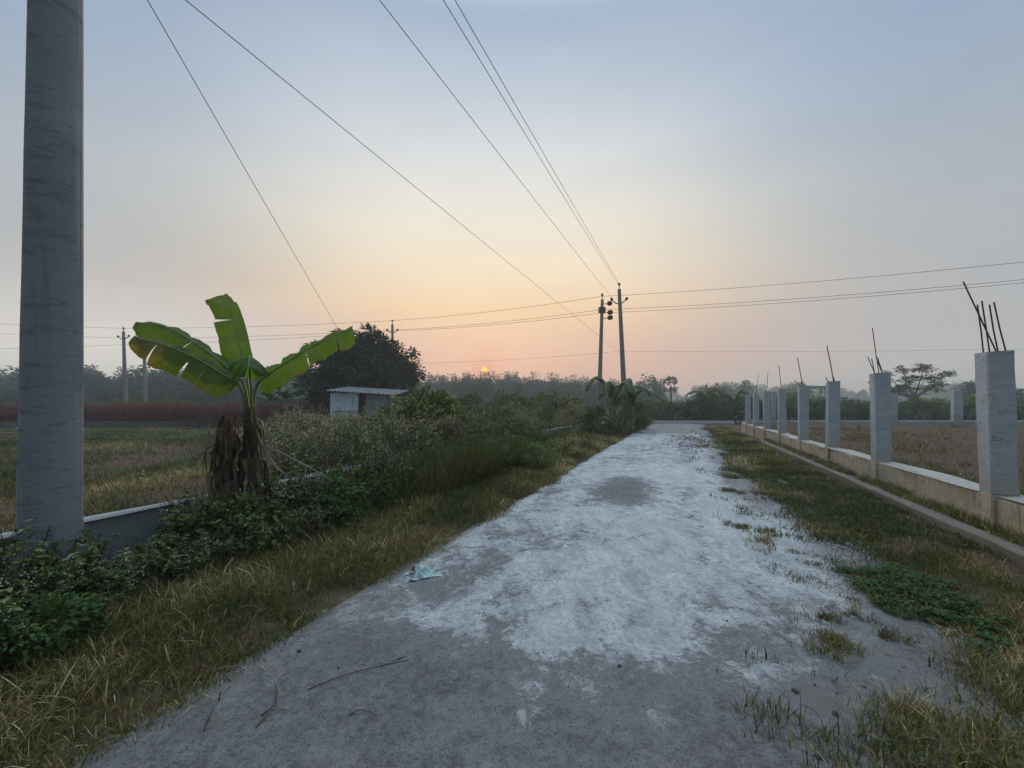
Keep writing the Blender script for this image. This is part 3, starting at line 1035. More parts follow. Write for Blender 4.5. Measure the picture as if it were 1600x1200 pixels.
def wire(pts, sag, r, label, n=24):
    """chain of spans between 3-D points, each with its own sag."""
    mb = MB()
    path = []
    for a, b in zip(pts[:-1], pts[1:]):
        a, b = Vector(a), Vector(b)
        for i in range(n + 1):
            t = i / n
            if path and i == 0: continue
            path.append(a.lerp(b, t) + Vector((0, 0, -4 * sag * t * (1 - t))))
    mb.tube(path, r, 5, smooth=True)
    return tag(mb.build('power_line', M['wire']), label, 'wire', 'overhead wires')


def toward(px, far, z=8.6):
    """the point of the wire that leaves the top edge of the frame at column px, then carried on behind the camera."""
    Y = FPX * (z - CH) / HZ
    p = Vector(((px - 800) / FPX * Y, Y, z))
    d = p - far
    return far + d * 1.75


e = P(583, 607, 24)
wire([toward(238, e, 7.2), e], 0.12, .006, 'single thin wire dropping steeply from upper left to the tin shed')
e = P(968, 550, 45)
wire([toward(303, e), e], .12, .0085, 'long wire crossing the sky diagonally from upper left, passing below the pole tops')
e = P(957, 466, YB)
wire([toward(600, e), e], .10, .0072, 'wire running overhead to the left insulator of the leaning pole')
e = P(967, 446, YB)
wire([toward(698, e), e], .10, .0072, 'left one of two close wires running overhead to the top of the leaning pole')
e = P(969, 447, YB) + Vector((.02, 0, 0))
wire([toward(713, e), e], .04, .0072, 'right one of two close wires running overhead to the top of the leaning pole')
rt = lambda py, Y=17.0: P(1800, py, Y)
wire([P(-300, 488, 38), P(193, 513, YD), P(613, 501, YC), P(941, 463, YA)], .18, .012, 'upper wire strung between the distant poles on the left')
wire([P(-300, 503, 38), P(185, 528, YD), P(609, 516, YC), P(938, 484, YA)], .2, .012, 'middle wire strung between the distant poles on the left')
wire([P(-300, 548, 38), P(203, 538, YD), P(617, 517, YC), P(939, 489, YA)], .2, .012, 'lower wire strung between the distant poles on the left')
wire([P(941, 463, YA), rt(388)], .22, .011, 'highest wire running from the pole pair off to the right')
wire([P(939, 484, YA), rt(417)], .24, .011, 'upper one of two close wires running from the pole pair to the right')
wire([P(939, 489, YA), rt(422)], .24, .011, 'lower one of two close wires running from the pole pair to the right')
wire([P(640, 568, 52), P(968, 549, 48), P(1800, 541, 45)], .25, .012, 'faint far wire running level above the right hand trees')
for (pa, pb) in (((939.5, 478), (949, 472)), ((940, 492), (955, 486))):
    pass

# ------------------------------------------------------------------ foliage generators
def clump_crown(n_cl, rx, ry, rz, cz, per, L, W, spread, zlow=-.7, gap=.0, hi=False, outb=.75):
    d = rand_dirs(n_cl, zlow, 1)
    rad = rng.uniform(.45, 1.0, n_cl) ** outb
    bump = .82 + .36 * rng.random(n_cl)
    c = d * (rad * bump)[:, None] * np.array([rx, ry, rz]) + np.array([0, 0, cz])
    cnt = np.maximum(3, rng.poisson(per, n_cl))
    idx = np.repeat(np.arange(n_cl), cnt)
    n = len(idx)
    off = rng.normal(0, 1, (n, 3)); off = nrm(off) * (rng.random(n) ** .45)[:, None] * spread
    off[:, 2] *= .75
    pos = c[idx] + off * (.7 + .6 * rng.random(n_cl))[idx][:, None]
    dd = nrm(off + d[idx] * spread * .6 + rng.normal(0, .35 * spread, (n, 3)))
    dd[:, 2] -= .15
    up = nrm(np.array([0, 0, 1.0]) + rng.normal(0, .45, (n, 3)))
    rnd = np.clip(rng.random(n) * .55 + .45 * rng.random(n_cl)[idx], 0, 1)
    s = rng.uniform(.7, 1.3, n)
    V, Fc, A = leaves(pos, dd, up, L * s, W * s, rnd, hi=hi)
    return c, V, Fc, A


def limbs(cs, base_z, trunk_top, r0, frac=.4, n=5):
    paths, rad = [], []
    for c in cs:
        if rng.random() > frac: continue
        b = np.array([rng.normal(0, .05), rng.normal(0, .05), rng.uniform(base_z, trunk_top)])
        mid = b * .5 + c * .5 + np.array([rng.normal(0, .08), rng.normal(0, .08), .10 * np.linalg.norm(c - b)])
        paths.append([b, b * .25 + mid * .75 * 1.0 + 0 * mid, c] if False else [b, mid, c])
        rad.append([r0, r0 * .6, r0 * .2])
    return tubes_np(paths, rad, n)


def make_tree(name, trunk_h, trunk_r, crown, lm, label, cat, group=None, loc=(0, 0, 0), one=False, limb_r=.06, limb_frac=.4):
    cs, V, Fc, A = clump_crown(**crown)
    mb = MB()
    mb.tube([(0, 0, -.1), (.03, .02, trunk_h * .5), (0, .03, trunk_h)], [trunk_r * 1.25, trunk_r, trunk_r * .75], 9)
    TV, TF = np.array(mb.v[: len(mb.v)]), np.array([f for f in mb.f if len(f) == 4])
    LV, LF = limbs(cs, trunk_h * .6, trunk_h, limb_r, limb_frac)
    if one:
        me = np_mesh(name, [(TV, TF, 0, None, True), (LV, LF, 0, None, True), (V, Fc, 1, A)], [M['bark'], lm])
        return tag(link_mesh(name, me, None, loc), label, cat, group)
    t = empty(name, loc, label, cat, group)
    link_mesh('trunk', np_mesh('trunk', [(TV, TF, 0, None, True), (LV, LF, 0, None, True)], M['bark']), t)
    link_mesh('crown', np_mesh('crown', [(V, Fc, 0, A)], lm), t)
    return t


def make_bush(name, h, r, lm, label, cat, group, n_cl=26, per=26, L=.09, W=.045, spread=.2, hi=False, stemm='stem', loc=(0, 0, 0), one=False, up=.35):
    cs, V, Fc, A = clump_crown(n_cl, r, r, h * .52, h * .48, per, L, W, spread, -.85, hi=hi)
    cs[:, 2] = np.maximum(cs[:, 2], .06)
    V[:, 2] = np.maximum(V[:, 2], .005)
    LV, LF = limbs(cs, .0, .08, .008 + .004 * h, .7, 4)
    if one:
        me = np_mesh(name, [(LV, LF, 0, None, True), (V, Fc, 1, A)], [M[stemm], lm])
        return tag(link_mesh(name, me, None, loc), label, cat, group)
    t = empty(name, loc, label, cat, group)
    link_mesh('stem', np_mesh('stem', [(LV, LF, 0, None, True)], M[stemm]), t)
    link_mesh('foliage', np_mesh('foliage', [(V, Fc, 0, A)], lm), t)
    return t


def octa(pos, r, rnd):
    n = len(pos)
    T = np.array([(1, 0, 0), (-1, 0, 0), (0, 1, 0), (0, -1, 0), (0, 0, 1), (0, 0, -1)], float)
    ang = rng.uniform(0, 6.28, n)
    V = T[None] * np.asarray(r).reshape(-1, 1, 1)
    V = V * rng.uniform(.6, 1.4, (n, 6, 1))
    V = V + pos[:, None, :]
    Fq = np.array([(0, 2, 4), (2, 1, 4), (1, 3, 4), (3, 0, 4), (2, 0, 5), (1, 2, 5), (3, 1, 5), (0, 3, 5)])
    Fc = (np.arange(n)[:, None, None] * 6 + Fq[None]).reshape(-1, 3)
    return V.reshape(-1, 3), Fc, {'rnd': np.repeat(rnd, 6)}


def make_weed(name, h, nst, lm, fm, label, cat, group, leafL=.07, spread=.25, nfl=9, flr=.006, hi=False, per_stem=14, flow_frac=.8, one=False):
    """branching herb: stems, leaf pairs, flat-topped flower heads."""
    paths, rads = [], []
    lp, ld, lL = [], [], []
    fp = []
    for s in range(nst):
        a = rng.uniform(0, 6.28); hh = h * rng.uniform(.65, 1.0)
        o = np.array([math.cos(a), math.sin(a), 0])
        b = o * rng.uniform(0, spread * .25)
        tip = o * spread * rng.uniform(.3, 1.0) + np.array([0, 0, hh])
        mid = (b + tip) / 2 + np.array([rng.normal(0, .03), rng.normal(0, .03), 0]) + o * -.02
        paths.append([b, mid, tip]); rads.append([.006, .0045, .0025])
        br = [(b, mid, tip)]
        for k in range(rng.integers(2, 5)):
            t0 = rng.uniform(.45, .9)
            q = (1 - t0) ** 2 * b + 2 * t0 * (1 - t0) * mid + t0 * t0 * tip
            aa = rng.uniform(0, 6.28)
            e = q + np.array([math.cos(aa) * .12, math.sin(aa) * .12, .12]) * h * rng.uniform(.6, 1.4)
            paths.append([q, (q + e) / 2 + np.array([0, 0, -.01]), e]); rads.append([.0035, .003, .002])
            br.append((q, (q + e) / 2, e))
        for (p0, p1, p2) in br:
            m = per_stem if p0 is b else per_stem // 3
            ts = rng.uniform(.12, .95, m)
            for t in ts:
                q = (1 - t) ** 2 * p0 + 2 * t * (1 - t) * p1 + t * t * p2
                aa = rng.uniform(0, 6.28)
                lp.append(q); ld.append((math.cos(aa), math.sin(aa), rng.uniform(-.35, .35))); lL.append(leafL * rng.uniform(.6, 1.2) * (1.15 - .5 * t))
            if rng.random() < flow_frac:
                for k in range(nfl):
                    rr = (.026 if h < .9 else .04) * math.sqrt(rng.random()); aa = rng.uniform(0, 6.28)
                    fp.append(p2 + np.array([rr * math.cos(aa), rr * math.sin(aa), rng.uniform(-.02, .02) if h < .9 else rng.uniform(-.13, .05)]))
    lp, ld, lL = np.array(lp), np.array(ld), np.array(lL)
    n = len(lp)
    up = nrm(np.array([0, 0, 1.0]) + rng.normal(0, .3, (n, 3)))
    V, Fc, A = leaves(lp, ld, up, lL, lL * .55, rng.random(n), hi=hi, droop=.35)
    SV, SF = tubes_np(paths, rads, 4)
    fl = None
    if len(fp):
        fp = np.array(fp)
        fl = octa(fp, rng.uniform(.7, 1.3, len(fp)) * flr, rng.random(len(fp)))
    if one:
        parts = [(SV, SF, 0, None, True), (V, Fc, 1, A)]
        if fl: parts.append((fl[0], fl[1], 2, fl[2]))
        return tag(link_mesh(name, np_mesh(name, parts, [M['stem'], lm, fm])), label, cat, group)
    t = empty(name, (0, 0, 0), label, cat, group)
    link_mesh('stem', np_mesh('stem', [(SV, SF, 0, None, True)], M['stem']), t)
    link_mesh('leaves', np_mesh('leaves', [(V, Fc, 0, A)], lm), t)
    if fl: link_mesh('flower_heads', np_mesh('flower_heads', [(fl[0], fl[1], 0, fl[2])], fm), t)
    return t


class Kind:
    """a few prototypes of one kind; the first use takes the prototype itself, later ones copies."""
    def __init__(self, protos):
        self.p = protos; self.used = [False] * len(protos); self.i = 0

    def put(self, loc, sc=1.0, label=None, group=None, which=None, rz=None, cat=None):
        k = (self.i if which is None else which) % len(self.p); self.i += 1
        if self.used[k]: o = copy_tree(self.p[k])
        else: o = self.p[k]; self.used[k] = True
        o.location = loc
        o.rotation_euler = (0, 0, random.uniform(0, 6.28) if rz is None else rz)
        s = sc if hasattr(sc, '__len__') else (sc, sc, sc)
        o.scale = s
        return tag(o, label, cat, group)

    def finish(self):
        for k, u in enumerate(self.used):
            if not u:
                for c in list(self.p[k].children): bpy.data.objects.remove(c)
                bpy.data.objects.remove(self.p[k])


def gp(u, v, dz=0.0):
    p = UV(u, v)
    p.z = float(gz(np.array([p.x]), np.array([p.y]))[0]) + dz
    return p


# ------------------------------------------------------------------ distant woods
woods = Kind([make_tree('wood_tree', 3.0, .14,
                        dict(n_cl=60, rx=rx, ry=rx, rz=rz, cz=cz, per=26, L=.55, W=.30, spread=.75, zlow=-1.0),
                        M['leaf_wood'], 'x', 'tree', one=True, limb_r=.05)
              for (rx, rz, cz) in ((2.3, 3.4, 4.4), (1.8, 3.9, 4.6), (2.7, 3.1, 4.2), (1.6, 3.5, 5.0), (2.1, 4.2, 4.4))])
fir = Kind([make_tree('wood_tree', 6.5, .12, dict(n_cl=120, rx=1.5, ry=1.5, rz=4.2, cz=4.5, per=22, L=.42, W=.2, spread=.6, zlow=-.98, outb=1.2),
                      M['leaf_wood'], 'x', 'tree', one=True, limb_r=.04) for _ in range(3)])


def tree_at(kind, px, ptop, Y, label, group, hgt=8.2, wid=1.0):
    x = (px - 800) / FPX * Y
    z = CH + (HZ - ptop) / FPX * Y
    s = max(.35, z / hgt)
    return kind.put((x, Y, -.1), (s * wid, s * wid, s), label, group, cat='tree')


px = -60
while px < 500:
    Y = random.uniform(72, 96)
    tree_at(woods if random.random() < .4 else fir, px, random.uniform(577, 591) + (8 if Y > 86 else 0) - 3, Y,
            'hazy tree in the dense distant wood behind the red weeds on the left', 'trees of the left wood', wid=1.35)
    px += random.uniform(6, 9.5)
px = -60
while px < 500:
    Y = random.uniform(56, 66)
    tree_at(woods, px, random.uniform(603, 613), Y, 'low tree along the front of the left wood, above the red weeds', 'low trees before the left wood', wid=1.4)
    px += random.uniform(16, 24)
px = 640
while px < 1000:
    Y = random.uniform(100, 125)
    tree_at(fir if random.random() < .85 else woods, px, random.uniform(587, 598) + max(0, (px - 850)) * .08, Y,
            'hazy grey tree in the distant wood below the setting sun', 'trees of the wood below the sun', wid=1.35)
    px += random.uniform(4, 7)
px = 985
while px < 1650:
    Y = random.uniform(215, 290)
    top = 607 + 5 * math.sin(px * .02) + random.uniform(-6, 5)
    if 1060 < px < 1085: top = 618
    tree_at(woods, px, top, Y, 'pale hazy tree in the far wood beyond the crossing road', 'trees of the far right wood', wid=1.2)
    px += random.uniform(8, 13)
for (px, top, Y, lab) in ((1014, 588, 105, 'hazy double-topped tree left of the palm beyond the crossing road'),
                          (1000, 603, 110, 'rounded hazy tree just right of the leaning pole'),
                          (1030, 602, 108, 'rounded hazy tree against the palm trunk on its left'),
                          (1130, 598, 125, 'broad grey tree beyond the crossing road, left of the pillars'),
                          (1165, 596, 125, 'broad grey tree above the parked motorcycle'),
                          (1105, 603, 120, 'grey tree rising beyond the broad green bush'),
                          (1245, 596, 120, 'broad grey tree seen past the fourth nearest pillar'),
                          (1515, 597, 62, 'dark tree left of the nearest pillar beyond the plot'),
                          (1592, 600, 60, 'dark tree at the right edge of the photo beyond the plot')):
    tree_at(woods, px, top, Y, lab, None, wid=1.25)
woods.finish(); fir.finish()


# toddy palm
def fan_palm():
    Y = 88
    top = P(1048, 600, Y)
    t = empty('palm_tree', (top.x, Y, 0), 'tall fan palm with a split round crown, grey in the haze', 'palm tree')
    mb = MB(); mb.tube([(0, 0, 0), (.1, 0, top.z * .5), (0, 0, top.z - .4)], [.32, .24, .2], 8); mb.build('trunk', M['bark'], t)
    pos, dd, L = [], [], []
    for i in range(70):
        d = rand_dirs(1, -.85, 1)[0]
        for k in range(9):
            pos.append(np.array([0, 0, top.z + .2 + (0 if d[2] > -.2 else -.7)]) + d * 1.1); dd.append(d + rng.normal(0, .35, 3)); L.append(rng.uniform(.55, .9))
    V, Fc, A = leaves(np.array(pos), np.array(dd), nrm(rng.normal(0, 1, (len(pos), 3))), np.array(L), .18, rng.random(len(pos)))
    link_mesh('crown', np_mesh('crown', [(V, Fc, 0, A)], M['leaf_wood']), t)


fan_palm()

# big round tree behind the shed
bt = make_tree('round_tree', 2.6, .28, dict(n_cl=420, rx=4.35, ry=3.8, rz=3.4, cz=3.85, per=84, L=.30, W=.14, spread=.62, zlow=-.95),
               M['leaf_tree'], 'big round dense dark tree behind the tin shed', 'tree', loc=(P(574, 600, 31).x, 31, 0), limb_r=.09, limb_frac=.3)


# spreading tree beyond the plot on the right
def layered_tree():
    Y = 52
    c = P(1425, 600, Y)
    t = empty('spreading_tree', (c.x, Y, 0), 'dark open-branched tree with layered sprays of leaves beyond the plot', 'tree')
    paths, rad = [[(0, 0, 0), (.2, 0, 1.6), (.1, 0, 3.0)]], [[.16, .13, .1]]
    pos, dd, rn = [], [], []
    tips = [(1372, 606), (1388, 597), (1397, 582), (1412, 590), (1408, 578), (1425, 594), (1440, 577), (1448, 574), (1442, 592), (1458, 590), (1470, 584), (1465, 598), (1430, 608), (1450, 606), (1398, 606), (1380, 612), (1415, 604)]
    for (px, py) in tips:
        q = P(px, py, Y) - Vector((c.x, Y, 0)) + Vector((0, random.uniform(-1.2, 1.2), 0))
        b = Vector((.1, 0, random.uniform(1.6, 3.0)))
        paths.append([b, b.lerp(q, .55) + Vector((0, 0, -.15)), q]); rad.append([.07, .045, .02])
        for k in range(15):
            cc = q + Vector((random.gauss(0, .45), random.gauss(0, .4), random.gauss(0, .26)))
            for j in range(14):
                pos.append(cc + Vector((random.gauss(0, .16), random.gauss(0, .16), random.gauss(0, .07))))
                dd.append((random.gauss(0, 1), random.gauss(0, 1), random.gauss(-.1, .3))); rn.append(random.random())
    SV, SF = tubes_np(paths, rad, 6)
    link_mesh('trunk', np_mesh('trunk', [(SV, SF, 0, None, True)], M['bark']), t)
    V, Fc, A = leaves(np.array(pos), np.array(dd), np.array([[0, 0, 1.0]]) + rng.normal(0, .2, (len(pos), 3)), .34, .15, np.array(rn))
    link_mesh('crown', np_mesh('crown', [(V, Fc, 0, A)], M['leaf_tree']), t)


layered_tree()

# ------------------------------------------------------------------ bushes
hedge = Kind([make_bush('hedge_bush', 2.4, 1.5, M['leaf_dark'], 'x', 'bush', None, n_cl=46, per=40, L=.26, W=.11, spread=.42, one=True),
              make_bush('hedge_bush', 2.6, 1.3, M['leaf_mid'], 'x', 'bush', None, n_cl=44, per=40, L=.3, W=.09, spread=.42, one=True),
              make_bush('hedge_bush', 2.0, 1.6, M['leaf_dark'], 'x', 'bush', None, n_cl=46, per=40, L=.22, W=.10, spread=.40, one=True)])
px = 985
while px < 1660:
    Y = random.uniform(41.8, 45)
    top = random.uniform(618, 634)
    if 1080 < px < 1150: top = random.uniform(622, 634)
    s = (CH + (HZ - top) / FPX * Y) / 2.4
    hedge.put(((px - 800) / FPX * Y, Y, 0), (1.15, 1.1, s), 'dark green bush in the roadside hedge beyond the crossing road', 'bushes of the far hedge', which=0 if random.random() < .55 else random.choice((1, 2)))
    px += random.uniform(11, 17)
for (px, top, lab) in ((1112, 606, 'broad light green bush with upright leaves beyond the crossing road'),
                       (1090, 622, 'round green bush on the left of the broad light green one'),
                       (1140, 624, 'round green bush on the right of the broad light green one')):
    Y = 41.5
    s = (CH + (HZ - top) / FPX * Y) / 2.5
    hedge.put(((px - 800) / FPX * Y, Y, 0), (1.25 if px == 1112 else .9, 1, s), lab, None, which=1)

thick = Kind([make_bush('thicket_bush', 1.6, .9, M['leaf_mid'], 'x', 'bush', None, n_cl=46, per=34, L=.12, W=.06, spread=.24),
              make_bush('thicket_bush', 1.7, .85, M['leaf_dark'], 'x', 'bush', None, n_cl=46, per=36, L=.12, W=.065, spread=.24),
              make_bush('thicket_bush', 1.5, .95, M['leaf_pale'], 'x', 'bush', None, n_cl=42, per=30, L=.10, W=.045, spread=.24),
              make_bush('thicket_bush', 1.4, .9, M['leaf_dark'], 'x', 'bush', None, n_cl=42, per=34, L=.15, W=.08, spread=.26)])
cnt = 0
while cnt < 72:
    u = random.uniform(7.5, 27); v = random.uniform(-12.5, -5.6)
    x, y = UV(u, v).xy
    pxx = 800 + FPX * x / y
    if pxx < 615 or pxx > 925: continue
    cnt += 1
    tall = 1.15 + (.25 if (pxx < 700 or y > 22) else 0)
    thick.put(gp(u, v), (random.uniform(.8, 1.15), random.uniform(.8, 1.15), random.uniform(.62, .98) * tall),
              'leafy bush in the thicket between the tin shed and the pole pair', 'bushes of the thicket behind the left wall',
              which=random.choice((0, 0, 1, 2, 2, 3)))
for (px, py, top, Y, wh, sc, lab) in ((690, 690, 624, 15, 1, 1.0, 'dark bush standing out right of the tin shed'),
                                      (650, 700, 632, 12.5, 0, 1.0, 'light green bush beside the right corner of the tin shed'),
                                      (735, 690, 618, 24, 1, 1.3, 'dark bush on the skyline below the sun'),
                                      (790, 690, 612, 32, 3, 1.6, 'dark wide bush on the skyline right of the sun'),
                                      (850, 690, 616, 30, 1, 1.5, 'dark bush on the skyline left of the pole pair'),
                                      (890, 690, 618, 28, 3, 1.4, 'dark bush on the skyline against the left pole of the pair'),
                                      (800, 700, 655, 13.0, 1, .9, 'dark low bush in the middle of the thicket'),
                                      (840, 730, 690, 9.5, 0, .55, 'leafy green bush leaning over the wall at the bend of the verge'),
                                      (770, 745, 690, 9.0, 0, .6, 'leafy bush growing over the left wall top'),
                                      (885, 715, 672, 12.2, 2, .5, 'pale bush by the road edge below the long wall top'),
                                      (965, 680, 618, 20.5, 0, .9, 'green bush at the lane edge in front of the pole pair'),
                                      (935, 680, 632, 19.5, 3, .8, 'dark green bush left of the lane edge below the left pole'),
                                      (993, 675, 630, 22.5, 1, .8, 'dark bush at the lane corner right of the leaning pole'),
                                      (1005, 668, 645, 25, 0, .7, 'low green bush at the corner of lane and crossing road')):
    z = CH + (HZ - top) / FPX * Y
    s = z / 1.55
    thick.put(((px - 800) / FPX * Y, Y, 0), (sc, sc, s), lab, None, which=wh)
thick.finish(); hedge.finish()

# pale flowering weeds of the field right of the banana plant
pale = Kind([make_weed('flowering_weed', h, 7, M['leaf_pale' if i != 1 else 'leaf_mid'], M['seed'], 'x', 'weed', None, leafL=.085, spread=.38, nfl=11, flr=.0095, per_stem=20, flow_frac=.55)
             for i, h in enumerate((1.25, 1.05, 1.4, .95))])
cnt = 0
while cnt < 175:
    u = random.uniform(3.0, 12); v = random.uniform(-13, -5.3)
    x, y = UV(u, v).xy
    pxx = 800 + FPX * x / y
    if pxx < 418 or pxx > 700: continue
    cnt += 1
    s = random.uniform(.85, 1.3)
    pale.put(gp(u, v), (s * 1.1, s * 1.1, s * .92), 'pale weed with cream seed heads in the field between banana plant and shed', 'pale seeding weeds of the left field')
for k in range(60):
    u = random.uniform(10, 24); v = random.uniform(-9, -5.2)
    s = random.uniform(.9, 1.3)
    pale.put(gp(u, v), (s, s, s), 'pale flowering weed rising among the thicket bushes', 'pale weeds among the thicket', which=random.choice((0, 2, 1)))
pale.finish()

# weeds of several kinds on the left verge
vw = Kind([make_weed('verge_weed', .60, 6, M['leaf_dark'], M['petal'], 'x', 'weed', None, leafL=.056, spread=.26, nfl=7, flr=.006, hi=True, per_stem=26, flow_frac=.08),
           make_weed('verge_weed', .95, 5, M['leaf_mid'], M['petal'], 'x', 'weed', None, leafL=.055, spread=.30, nfl=9, flr=.006, hi=True, per_stem=24, flow_frac=.12),
           make_weed('verge_weed', .85, 7, M['leaf_pale'], M['seed'], 'x', 'weed', None, leafL=.045, spread=.34, nfl=8, flr=.006, per_stem=12, flow_frac=.5),
           make_weed('verge_weed', .50, 8, M['leaf_mid'], M['seed'], 'x', 'weed', None, leafL=.06, spread=.34, nfl=6, flr=.005, hi=True, per_stem=12, flow_frac=.1),
           make_weed('verge_weed', .75, 5, M['leaf_fresh'], M['petal'], 'x', 'weed', None, leafL=.066, spread=.24, nfl=7, flr=.006, hi=True, per_stem=20, flow_frac=.1),
           make_weed('verge_weed', .8, 6, M['dead_leaf'], M['seed'], 'x', 'weed', None, leafL=.04, spread=.34, nfl=5, flr=.005, per_stem=9, flow_frac=.3)])
VH = (.60, .95, .85, .50, .75, .80)
VR = random.Random(21)


def u_at(px, v):             # where the sight line of column px crosses the lane line v
    k = (px - 800) / FPX
    return -v * (CA + k * SA) / (SA - k * CA)


def verge(u, v, height, kinds, lab, grp):
    p = gp(u, v)
    if (p.x - near.x) ** 2 + (p.y - near.y) ** 2 < .24 ** 2: return
    w = VR.choice(kinds)
    s = height / (VH[w] * .92)
    b = (.6 + .4 * s) * VR.uniform(.85, 1.15)
    vw.put(p, (b, b, s), lab, grp, which=w, rz=VR.uniform(0, 6.28))


L1, G1 = 'leafy weed around the foot of the thick near pole', 'weeds at the near pole'
L2, G2 = 'weed below the banana plant along the left wall', 'weeds below the banana plant'
L3, G3 = 'weed along the left wall before the thicket', 'weeds along the left wall'
L4, G4 = 'weed hiding the far stretch of the left wall near the lane bend', 'weeds along the far left wall'
for k in range(44):          # around the pole and down to the lower left corner
    v = VR.uniform(-4.9, -3.45); u = u_at(VR.uniform(-60, 165), v) if v < -4.0 else VR.uniform(.15, 1.3)
    verge(u, v, VR.uniform(.30, .60) * (1 if v < -4 else .75), (0, 0, 1, 3, 4, 5), L1, G1)
for (px, v, hgt) in ((-30, -4.4, .85), (-5, -4.1, .95), (12, -4.5, .8), (28, -3.95, .75), (118, -4.2, .8), (135, -4.05, .65), (150, -4.35, .75), (60, -3.9, .6), (90, -4.0, .7), (-20, -3.8, .7), (172, -4.0, .5), (40, -4.3, .9)):
    verge(u_at(px, v), v, hgt * .78, (1, 1, 0), L1, G1)
for k in range(26):          # low in front of the bare stretch of wall
    v = VR.uniform(-4.75, -4.1)
    verge(u_at(VR.uniform(165, 290), v), v, VR.uniform(.22, .36), (0, 1, 3, 5, 4), L1, G1)
for px in range(288, 560, 6):
    for q in range(2):
        v = VR.uniform(-4.92, -4.5)
        verge(u_at(px + VR.uniform(-4, 4), v), v, VR.uniform(.48, .85) * (.80 if 325 < px < 425 else 1), (0, 1, 1, 2, 4, 3, 5, 5), L2, G2)
for k in range(40):
    v = VR.uniform(-4.5, -3.95)
    verge(u_at(VR.uniform(235, 560), v), v, VR.uniform(.22, .5), (0, 1, 3, 3, 2, 5, 5), L2, G2)
for k in range(50):
    v = VR.uniform(-4.93, -4.3)
    verge(u_at(VR.uniform(560, 790), v), v, VR.uniform(.55, 1.1), (1, 1, 2, 2, 3, 5, 5, 0), L3, G3)
for k in range(44):
    u = VR.uniform(12.5, 23)
    verge(u, -4.95 + abs(VR.gauss(0, .28)), VR.uniform(.55, .9), (0, 1, 2, 3, 3), L4, G4)
vw.finish()
tw = Kind([make_weed('tall_weed', 1.15, 6, M['leaf_mid'], M['petal'], 'x', 'weed', None, leafL=.055, spread=.32, nfl=8, flr=.006, per_stem=26, flow_frac=.15),
           make_weed('tall_weed', 1.0, 7, M['leaf_pale'], M['seed'], 'x', 'weed', None, leafL=.045, spread=.36, nfl=9, flr=.0065, per_stem=15, flow_frac=.5),
           make_weed('tall_weed', .95, 6, M['dead_leaf'], M['seed'], 'x', 'weed', None, leafL=.04, spread=.34, nfl=5, flr=.005, per_stem=10, flow_frac=.3)])
for k in range(120):                     # tall weeds leaning over the wall from the field side
    u = VR.uniform(3.6, 16); v = VR.uniform(-6.0, -5.22)
    s = VR.uniform(.95, 1.4)
    tw.put(gp(u, v), (s, s, s), 'tall weed standing in the field just behind the left wall', 'weeds behind the left wall', which=VR.choice((0, 1, 1, 2, 0)))
tw.finish()
vb = Kind([make_bush('leafy_shrub', .62, .42, M['leaf_fresh'], 'x', 'shrub', None, n_cl=34, per=24, L=.065, W=.042, spread=.12, hi=True),
           make_bush('leafy_shrub', .7, .45, M['leaf_dark'], 'x', 'shrub', None, n_cl=38, per=26, L=.068, W=.042, spread=.13, hi=True)])
for (u, v, s, w, lab) in ((2.75, -4.35, .85, 1, 'dark leafy shrub at the foot of the banana plant, on its left'),
                          (3.9, -4.35, 1.0, 0, 'bright green leafy shrub at the foot of the banana plant'),
                          (4.5, -4.3, .9, 1, 'dark leafy shrub right of the banana trunk'),
                          (2.4, -4.45, .9, 1, 'dark shrub between the near pole and the banana plant'),
                          (3.75, -4.0, .6, 0, 'small green shrub in front of the banana plant'),
                          (5.3, -4.4, .95, 1, 'dark shrub below the broken part of the left wall'),
                          (.62, -3.72, .72, 0, 'broad-leaved green weed at the left edge before the near pole'),
                          (.25, -3.35, .62, 1, 'dark broad-leaved weed in the lower left corner'),
                          (1.0, -3.6, .55, 0, 'green broad-leaved weed right of the lower left corner'),
                          (6.5, -4.5, 1.05, 1, 'dark shrub before the tall verge grass by the left wall'),
                          (8.2, -4.6, 1.1, 0, 'green shrub spilling over the left wall near the bend'),
                          (9.8, -4.3, 1.2, 1, 'dark shrub at the verge where the lane narrows')):
    vb.put(gp(u, v), s * 1.05, lab, None, which=w)
vb.finish()

# ------------------------------------------------------------------ banana plants
def smooth_path(pts, n):
    pts = [Vector(p) for p in pts]
    out = []
    m = len(pts) - 1
    for i in range(n + 1):
        t = i / n * m
        k = min(int(t), m - 1); f = t - k
        p0, p1, p2, p3 = pts[max(k - 1, 0)], pts[k], pts[k + 1], pts[min(k + 2, m)]
        out.append(.5 * ((2 * p1) + (p2 - p0) * f + (2 * p0 - 5 * p1 + 4 * p2 - p3) * f * f + (3 * p1 - p0 - 3 * p2 + p3) * f ** 3))
    return out


